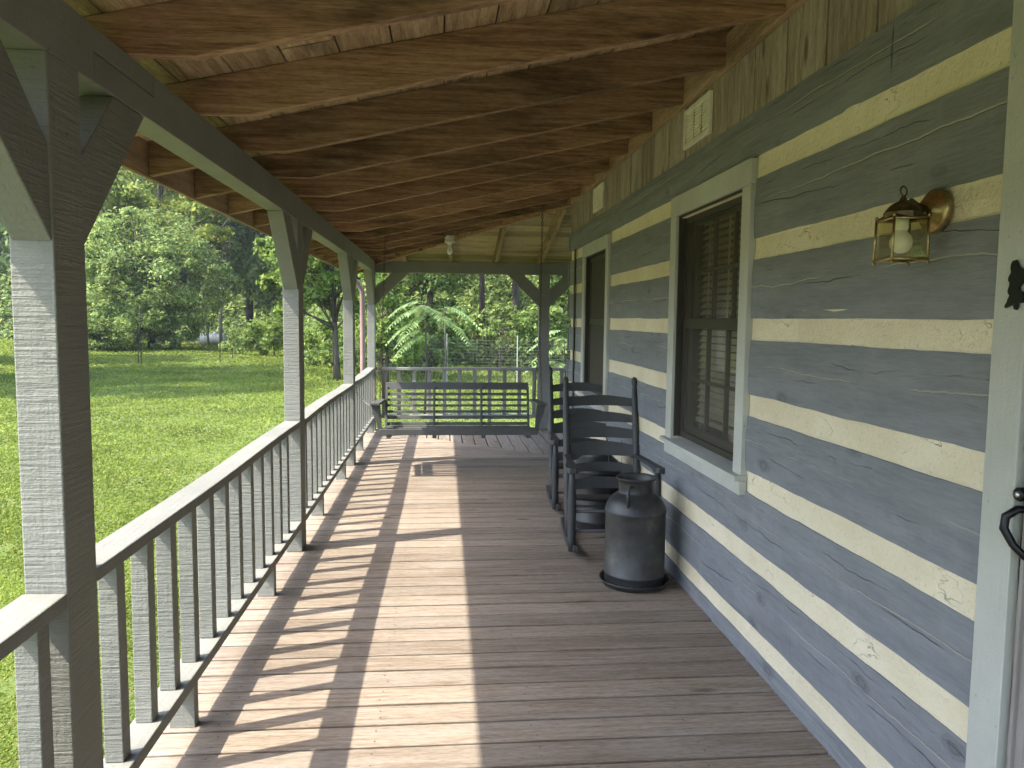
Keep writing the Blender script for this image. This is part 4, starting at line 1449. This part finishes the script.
def build_grass():
    n = 650000
    # distance spread so that near blades stay dense
    y = 1.0 / (RNG.uniform(1 / 64. ** .55, 1 / 2.2 ** .55, n)) ** (1 / .55)
    t = RNG.uniform(-.95, .34, n)
    x = t * y - RNG.uniform(0, 1.0, n)
    keep = ~((x > -1.14) & (y < YF + .2)) & (y < hill_start(x) + 1.5) & (x > -60)
    # thin and worn spots in the turf
    for (sx, sy, sr) in ((-3.1, 10.6, .42), (-2.4, 4.6, .5), (-5.6, 9.0, .5), (-1.6, 3.4, .4), (-7.5, 16, .8), (-2.2, 14.5, .5), (-4.2, 7.2, .45), (-9.5, 22, .9), (-1.9, 7.6, .35)):
        q = np.exp(-(((x - sx) / (1.7 * sr)) ** 2 + ((y - sy) / sr) ** 2)) * (.65 + .35 * np.sin(x * 9 + y * 4) * np.sin(y * 11 - x * 3))
        keep &= RNG.uniform(0, 1, n) > q * .97
    x, y = x[keep], y[keep]
    n = len(x)
    d = np.hypot(x, y)
    h = (.013 + .0017 * d) * RNG.uniform(.5, 1.3, n)
    patch = np.sin(x * 1.7 + 2 * np.sin(y * .9)) * np.sin(y * 1.3 + x * .4)
    h *= 1 + .15 * patch
    # taller weeds along the edge of the woods
    edge = sstep(-14, -1, y - hill_start(x)); h *= 1 + 1.4 * edge * RNG.uniform(0, 1, n)
    w = (.003 + .00105 * d) * RNG.uniform(.6, 1.3, n)
    z = ground_z(x, y)
    az = RNG.uniform(0, 2 * np.pi, n)
    lean = RNG.uniform(.2, 1.1, n)
    la = RNG.uniform(0, 2 * np.pi, n)
    base = np.stack([x, y, z - .01], 1)
    wv = np.stack([np.cos(az) * w, np.sin(az) * w, np.zeros(n)], 1)
    tip = base + np.stack([np.cos(la) * lean * h, np.sin(la) * lean * h, h], 1)
    mid = base + (tip - base) * .55 + np.stack([np.zeros(n), np.zeros(n), h * .12], 1)
    v = np.stack([base - wv * .6, base + wv * .6, mid + wv, tip, mid - wv], 1).reshape(-1, 3)
    f = np.arange(5 * n).reshape(n, 5)
    o = raw_mesh('lawn_grass', v, f, M['grass'])
    tag(o, kind='stuff', label='short sunlit lawn grass beside the porch', cat='grass')

def build_woods():
    """far-off wood that reads as one mass behind the separate trees"""
    V, F = [], []
    o = 0
    spots = []
    for k in range(70):
        x = RNG.uniform(-75, 45)
        y = float(hill_start(np.array(x))) + RNG.uniform(9, 34)
        if x > -8: y += 6
        spots.append((x, y))
    for x in np.linspace(-78, 40, 34):
        spots.append((x, float(hill_start(np.array(x))) + 14 + RNG.uniform(-2, 4)))
    for (x, y) in spots:
        g = float(ground_z(x, y))
        h = RNG.uniform(12, 20)
        P_, nr, cc = crown_points((x, y, g + h * .52), (h * .30, h * .30, h * .52), 1500, 26, .42, .4)
        k = P_[:, 2] > g + .1
        v, f = leaves(P_[k], .34, nr[k])
        V.append(v); F.append(f + o); o += len(v)
    ob = raw_mesh('distant_woods', np.concatenate(V), np.concatenate(F), M['lf_blue'])
    tag(ob, kind='stuff', label='dense leafy woods closing the view behind the yard', cat='woods')

def build_undergrowth():
    n = 190000
    x = RNG.uniform(-62, 30, n)
    y = hill_start(x) + RNG.uniform(0, 1, n) ** 1.3 * np.where(x > -7, 26, 34)
    cl = .5 + .5 * np.sin(x * 1.1 + 2 * np.sin(y * .7)) * np.sin(y * .9 + 1.5 * np.sin(x * .5))
    h = RNG.uniform(0, 1, n) ** 1.4 * (.5 + 2.0 * cl) * np.clip((y - hill_start(x)) / 6, .25, 1)
    P_ = np.stack([x, y, ground_z(x, y) + h], 1)
    nr = np.stack([RNG.normal(0, .3, n), RNG.normal(-.3, .3, n), np.ones(n)], 1)
    size = .085 + .0016 * np.hypot(x, y)
    v, f = leaves(P_, size, nr)
    o = raw_mesh('undergrowth', v, f, M['lf_dark'])
    tag(o, kind='stuff', label='tangled leafy undergrowth on the wooded slope', cat='undergrowth')

def build_trees():
    G = 'trees around the yard'
    # --- shade trees left of the frame, they throw the shadow on the lawn
    tree('shade_tree', 'dark leafy tree at the left edge, behind the nearest post', 'tree', -17.6, 27, 13, [(0, 0, 10.5, 4.9, 4.4, 4.4), (-1.6, 0, 5.0, 3.2, 3, 3.2)], M['lf_dark'], 26000, .17, tr=.24, group=G, nclump=80)
    tree('shade_tree', 'dark leafy tree outside the left edge, shading the lawn', 'tree', -26, 36, 14, [(0, 0, 11, 6.2, 5, 4.6), (1, 0, 4.6, 3.8, 3, 3.4)], M['lf_dark'], 26000, .20, tr=.26, group=G, nclump=70)
    tree('shade_tree', 'leafy tree out of frame on the left, nearer the porch', 'tree', -15.6, 22.3, 13, [(0, 0, 9.6, 4.3, 4.0, 3.6)], M['lf_dark'], 24000, .16, tr=.18, group=G, nclump=40)
    # --- left view, between the first and second posts
    tree('dense_small_leaf_tree', 'broad dense grey-green tree with tiny leaves right of the nearest post', 'tree', -18.3, 50, 10.5,
         [(0, 0, 4.6, 4.2, 3.6, 3.9), (-2.2, -.6, 3.2, 3.0, 3, 3.0), (2.2, -.6, 3.9, 2.6, 2.8, 2.9), (-1.2, -1.4, 1.9, 3.4, 2.6, 1.9), (1.3, -1.2, 1.7, 2.0, 2.0, 1.7), (-.7, 0, 7.2, 2.4, 2.2, 1.6)], M['lf_cedar'], 36000, .125, tr=.2, group=G, nclump=260, clump=.26, shell=.62, aspect=.4)
    tree('tall_yellow_green_tree', 'tall yellow-green tree rising behind the dense grey-green tree', 'tree', -20.5, 58, 18,
         [(0, 0, 13, 5.5, 4.5, 5.0), (3.6, -4, 9.4, 4.4, 3, 2.4), (-3, -4, 9.8, 4.2, 3, 3.2)], M['lf_yellow'], 30000, .18, tr=.3, group=G, nclump=120, clump=.28)
    tree('tall_cool_green_tree', 'tall cool green tree under the porch eave, left of the second post', 'tree', -14.5, 60, 20,
         [(0, 0, 12.5, 4.6, 4, 6.5), (1.6, -.6, 7, 3.6, 3.4, 4.4), (-1.5, 0, 6, 3, 3, 3.5), (3.5, 0, 14, 4, 4, 5)], M['lf_blue'], 19000, .18, tr=.28, group=G, nclump=150, clump=.26)
    tree('woodland_tree', 'woodland tree directly left of the second post', 'tree', -10.8, 57, 17, [(0, 0, 9, 3.4, 3.4, 7), (1.5, 0, 5, 3, 3, 4)], M['lf_blue'], 12000, .2, tr=.26, group=G, nclump=70)
    tree('slim_pale_tree', 'slim pale-trunked tree just right of the white tank', 'tree', -15.4, 55, 9, [(0, 0, 7.2, 1.6, 1.5, 1.8), (.7, 0, 5.2, 1.3, 1.2, .9)], M['lf_blue'], 2600, .15, 'palebark', .09, G, 30, .04, trunk_top=7.2)
    tree('slim_pale_tree', 'slim pale leaning trunk left of the other pale-trunked tree', 'tree', -16.4, 55.5, 8, [(-.3, 0, 7.0, 1.3, 1.3, 1.4)], M['lf_cedar'], 1600, .15, 'palebark', .075, G, 22, -.08, trunk_top=6.8)
    tree('round_bush', 'round bright bush at the lawn edge left of the second post', 'bush', -9.0, 42, 2.6, [(0, 0, 1.25, 1.35, 1.3, 1.2), (.8, 0, 1.0, .9, .9, .9), (-.8, 0, .7, .8, .8, .7)], M['lf_bright'], 3600, .09, tr=.04, group='bushes at the lawn edge', nclump=40)
    tree('weedy_bush', 'low weedy bush near the thin saplings on the lawn edge', 'bush', -11.2, 44, 1.6, [(0, 0, .7, 1.2, 1, .7)], M['lf_cedar'], 1400, .08, tr=.03, group='bushes at the lawn edge', nclump=24)
    tree('weedy_bush', 'low dark bush beneath the dense grey-green tree', 'bush', -20.5, 48, 2, [(0, 0, .9, 2.6, 1.4, .9)], M['lf_dark'], 2600, .1, tr=.03, group='bushes at the lawn edge', nclump=40)
    # --- right of the second post
    tree('bright_leafy_tree', 'bright green leafy tree whose trunk stands on the lawn between second and third posts', 'tree', -3.62, 26.4, 6.5,
         [(-.75, 0, 3.85, 1.75, 1.6, 1.5), (.1, 0, 5.2, 1.9, 1.7, 1.6), (.35, 0, 3.2, 1.2, 1.2, 1.0), (-1.7, .2, 3.0, .9, .9, .7), (-1.9, .2, 4.6, .8, .8, .7)], M['lf_bright'], 12500, .095, tr=.105, group=G, nclump=130, clump=.3, trunk_top=4.6)
    tree('understory_bush', 'sunny bush behind the trunk of the bright leafy tree', 'bush', -5.0, 33, 2, [(0, 0, 1.0, 1.4, 1.2, 1.0), (1.5, 0, .9, 1.2, 1, .8)], M['lf_bright'], 2800, .09, tr=.03, group='bushes at the lawn edge', nclump=36)
    tree('woodland_tree', 'mid green woodland tree behind the bright leafy tree', 'tree', -5.2, 42, 14, [(0, 0, 7, 3.6, 3, 5), (-2, 0, 4, 2.6, 2.4, 3)], M['lf_blue'], 9000, .16, tr=.2, group=G, nclump=80)
    # --- view under the far beam
    tree('yellow_edge_tree', 'yellow-green leafy tree just right of the corner post', 'tree', -1.75, 24.5, 4.2, [(0, 0, 2.3, .9, .9, 1.3), (.5, 0, 1.5, .7, .7, .8), (-.2, 0, 3.6, .9, .9, .8)], M['lf_bright'], 3600, .08, tr=.05, group=G, nclump=50)
    tree('woodland_tree', 'woodland tree over the left of the far wire fence', 'tree', -.6, 33, 13, [(0, 0, 6.8, 3.2, 2.6, 4.2), (-1, 0, 2.4, 2.2, 1.6, 1.8)], M['lf_dark'], 9000, .13, tr=.16, group=G, nclump=90, clump=.28)
    tree('woodland_tree', 'woodland tree with a thin dark trunk above the middle of the swing', 'tree', 1.75, 36, 14, [(0, 0, 8.5, 3.0, 2.8, 4.2), (1, -1, 5.0, 2, 2, 1.6)], M['lf_dark'], 8000, .13, tr=.13, group=G, nclump=80, clump=.28, trunk_top=11)
    tree('large_trunk_tree', 'woodland tree with a thick dark trunk left of the far post', 'tree', 3.35, 35, 18, [(0, 0, 12.5, 4, 4, 5)], M['lf_dark'], 9000, .14, tr=.165, group=G, nclump=80, clump=.28, trunk_top=14)
    tree('woodland_tree', 'woodland tree seen right of the far post beside the cabin corner', 'tree', 5.8, 30, 11, [(0, 0, 5.5, 2.6, 2.4, 3.8), (-.6, 0, 2.0, 2.0, 1.8, 1.6)], M['lf_dark'], 7000, .12, tr=.15, group=G, nclump=80, clump=.28)
    tree('woodland_bush', 'pale leafy bush behind the left part of the far wire fence', 'bush', -.7, 27.2, 3, [(0, 0, 1.35, 1.5, 1.0, 1.15), (1.0, 0, 1.7, .9, .8, .9)], M['lf_cedar'], 5200, .075, tr=.04, group='bushes behind the far fence', nclump=90, clump=.24)
    tree('woodland_bush', 'sunlit leafy bush behind the right part of the far wire fence', 'bush', 2.2, 29.5, 3.0, [(0, 0, 1.9, 1.3, 1, .9), (1.6, 0, 1.6, 1.3, 1, 1.1)], M['lf_cedar'], 4200, .08, tr=.04, group='bushes behind the far fence', nclump=70, clump=.24)
    tree('woodland_bush', 'dark low bush at the foot of the corner post view', 'bush', -2.3, 29.5, 2.2, [(0, 0, 1.1, 1.6, 1.2, 1.1)], M['lf_dark'], 3000, .09, tr=.04, group='bushes behind the far fence', nclump=44)
    # feathery saplings in front of the woods
    frond_tree('feather_leaf_sapling', 'sapling of long bright feathery fronds left of the far porch bay', -.42, 17.5,
               [(172, 2.6, .85, .16), (205, 2.48, .95, .0), (188, 2.22, .9, -.08), (228, 2.3, .8, -.12), (262, 2.52, .6, .1),
                (150, 2.0, .8, .0), (-48, 2.45, .6, .15), (120, 2.5, .6, .3), (210, 1.85, .8, -.1)], 2.65, group='feather-leaved saplings', leaf=.135)
    frond_tree('feather_leaf_sapling', 'silvery feathery sapling with drooping fronds over the middle of the far fence', .02, 18.4,
               [(-14, 2.5, .95, .0), (-40, 2.2, .8, -.15), (25, 2.5, .6, .2), (-95, 2.3, .6, .0)], 2.58, group='feather-leaved saplings', leaf=.12)
    frond_tree('feather_leaf_sapling', 'feathery sapling seen between the far post and the cabin corner', 2.85, 18.0,
               [(180, 1.75, .9, .2), (-150, 1.45, 1.0, .25), (-120, 1.15, .9, .2), (160, 1.15, 1.0, .3), (-60, 1.6, .8, .3), (-170, .85, .9, .2), (90, 1.7, .8, .3), (200, 1.9, .8, .3)], 1.85, group='feather-leaved saplings', leaf=.13)
    # young trees planted on the lawn
    tree('young_sapling', 'young silvery sapling on the lawn tied to a dark stake', 'sapling', -13.2, 34.6, 3.2, [(-.1, 0, 2.1, .75, .7, .9), (-.6, 0, 1.4, .8, .6, .4), (.2, 0, 2.9, .4, .4, .4)], M['lf_cedar'], 1100, .07, tr=.025, group='young saplings on the lawn', nclump=26, shell=.2)
    tree('young_sapling', 'very thin sapling left of the round bright bush', 'sapling', -10.4, 39, 2.0, [(0, 0, 1.2, .55, .5, .75)], M['lf_cedar'], 500, .07, tr=.025, group='young saplings on the lawn', nclump=16, shell=.2)
    for (x, y, h, lab) in ((-13.05, 34.5, 2.3, 'dark stake beside the young silvery sapling'), (-10.15, 36.0, 2.25, 'thin dark stake standing in line with the white tank')):
        g = float(ground_z(x, y))
        b = MB(); b.tube([(x, y, g - .1), (x + .01, y, g + h * .5), (x, y, g + h)], .022, 8)
        b.lathe([(.024, -.005), (.026, .0), (.024, .006), (.0001, .012)], (x, y, g + h), 8)
        tag(b.build('plant_stake', M['stake']), lab, 'stake')

def wire_fence(name, label, A, B, h, nposts, cell=(.10, .15), wire=.0035, post='tpost'):
    A, B = Vector(A), Vector(B)
    p = empty(name, (*((A + B) / 2).xy, float(ground_z(*((A + B) / 2).xy))), label, 'fence')
    d = (B - A); Ln = d.length; d.normalize()
    def at(s, z):
        q = A + d * s
        return Vector((q.x, q.y, float(ground_z(q.x, q.y)) + z))
    b = MB()
    z = .06
    while z <= h - .1:
        n = max(2, int(Ln / 2))
        b.tube([at(Ln * k / n, z) for k in range(n + 1)], wire, 4, caps=False)
        z += cell[1]
    s = 0
    while s <= Ln:
        q0, q1 = at(s, .06), at(s, h - .1)
        b.tube([q0, q1], wire * .85, 3, caps=False)
        s += cell[0]
    b.build('wire_mesh', M['wire'], p)
    for k in range(nposts):
        s = Ln * k / (nposts - 1)
        b = MB(); q = at(s, 0)
        b.box(q.x - .017, q.x + .017, q.y - .012, q.y + .012, q.z - .2, q.z + h)
        b.box(q.x - .006, q.x + .006, q.y + .012, q.y + .04, q.z - .2, q.z + h - .01)
        b.build('post', M[post], p, bevel=.003)

def build_yard():
    wire_fence('wire_fence', 'wire mesh fence on pale posts across the far lawn behind the swing', (-2.24, 25.6, 0), (7.2, 25.6, 0), 1.62, 5, (.105, .105), .0026)
    wire_fence('wire_fence', 'distant wire fence on dark posts beside the white tank', (-22, 56.6, 0), (-8, 54.0, 0), 1.75, 6, (.2, .2), .007, 'stake')
    # white gas tank lying on its saddles
    x, y = -16.75, 57.6
    g = float(ground_z(x, y))
    p = empty('gas_tank', (x, y, g), 'low white gas tank lying beside the distant wire fence', 'tank')
    b = MB()
    rr, hl, zc = .38, .82, .50
    prof = [(.0001, -hl - .2)] + [(rr * math.sin(t), -hl - .2 * math.cos(t)) for t in np.linspace(.25, math.pi / 2, 7)] + [(rr, 0)] + [(rr * math.cos(t), hl + .2 * math.sin(t)) for t in np.linspace(0, math.pi / 2 - .25, 7)] + [(.0001, hl + .2)]
    b.lathe(prof, (x, y, g + zc), 32, 'x')
    b.build('shell', M['tank'], p)
    b = MB(); b.lathe([(.16, 0), (.16, .10), (.14, .13), (.0001, .145)], (x + .25, y, g + zc + rr - .02), 24); b.build('dome', M['tank'], p, bevel=.004)
    for dx in (-.5, .5):
        b = MB(); b.box(x + dx - .05, x + dx + .05, y - .28, y + .28, g - .1, g + .22); b.build('saddle', M['wire'], p, bevel=.005)

# ================================================================ light and camera
def build_light():
    w = bpy.data.worlds.new('World'); scene.world = w; w.use_nodes = True
    nt = w.node_tree
    bg = nt.nodes['Background']
    sky = nt.nodes.new('ShaderNodeTexSky'); sky.sky_type = 'NISHITA'; sky.sun_disc = False
    elev = math.asin(SUN_DIR.z); sky.sun_elevation = elev
    sky.sun_rotation = math.atan2(SUN_DIR.x, SUN_DIR.y)
    sky.air_density = 1.0; sky.dust_density = 2.6; sky.ozone_density = 3.0
    nt.links.new(sky.outputs[0], bg.inputs[0])
    bg.inputs[1].default_value = .15
    l = bpy.data.lights.new('sun', 'SUN'); l.energy = 2.0; l.angle = R(.55); l.color = (1, .93, .81)
    o = bpy.data.objects.new('sun', l); COL.objects.link(o)
    o.rotation_euler = SUN_DIR.to_track_quat('Z', 'Y').to_euler()

def build_haze():  # added volume imitating a lens veil, lifts the dark tones of the trees
    b = MB(); b.box(-300, 300, -300, 300, GZ - 1.5, 62)
    m = bpy.data.materials.new('added_haze'); m.use_nodes = True
    nt = m.node_tree
    nt.nodes.remove(nt.nodes['Principled BSDF'])
    v = nt.nodes.new('ShaderNodeVolumePrincipled')
    v.inputs['Color'].default_value = (.86, .92, 1, 1); v.inputs['Density'].default_value = .0005; v.inputs['Anisotropy'].default_value = .3
    nt.links.new(v.outputs[0], nt.nodes['Material Output'].inputs['Volume'])
    o = b.build('haze', m)
    tag(o, kind='stuff', label='thin haze volume added to lift the dark tones over the yard', cat='haze')

def build_camera():
    c = bpy.data.cameras.new('camera'); o = bpy.data.objects.new('camera', c); COL.objects.link(o)
    c.sensor_fit = 'HORIZONTAL'; c.sensor_width = 36; c.lens = 766 / 1024 * 36
    c.clip_start = .05; c.clip_end = 1500
    r = Vector((0.9959729, -0.08905771, 0.0103298)); u = Vector((-0.00270586, 0.08530583, 0.99635114)); f = Vector((0.08961395, 0.99236669, -0.08472132))
    m = Matrix(((r.x, u.x, -f.x, 0), (r.y, u.y, -f.y, 0), (r.z, u.z, -f.z, 1.6), (0, 0, 0, 1)))
    o.matrix_world = m
    scene.camera = o

build_ground()
build_deck()
build_posts()
build_roof()
build_railings()
build_house()
build_lantern()
build_ornament()
build_swing()
build_chair()
build_can()
build_bulb()
build_misc()
build_grass()
build_woods()
build_undergrowth()
build_trees()
build_yard()
build_light()
build_haze()
build_camera()
vs = scene.view_settings
vs.view_transform = 'Standard'; vs.look = 'None'; vs.gamma = 1; vs.use_curve_mapping = False
vs.exposure = 2.5
scene.render.engine = 'CYCLES'
scene.cycles.max_bounces = 10
scene.cycles.diffuse_bounces = 6
scene.cycles.transparent_max_bounces = 16
scene.cycles.use_denoising = True
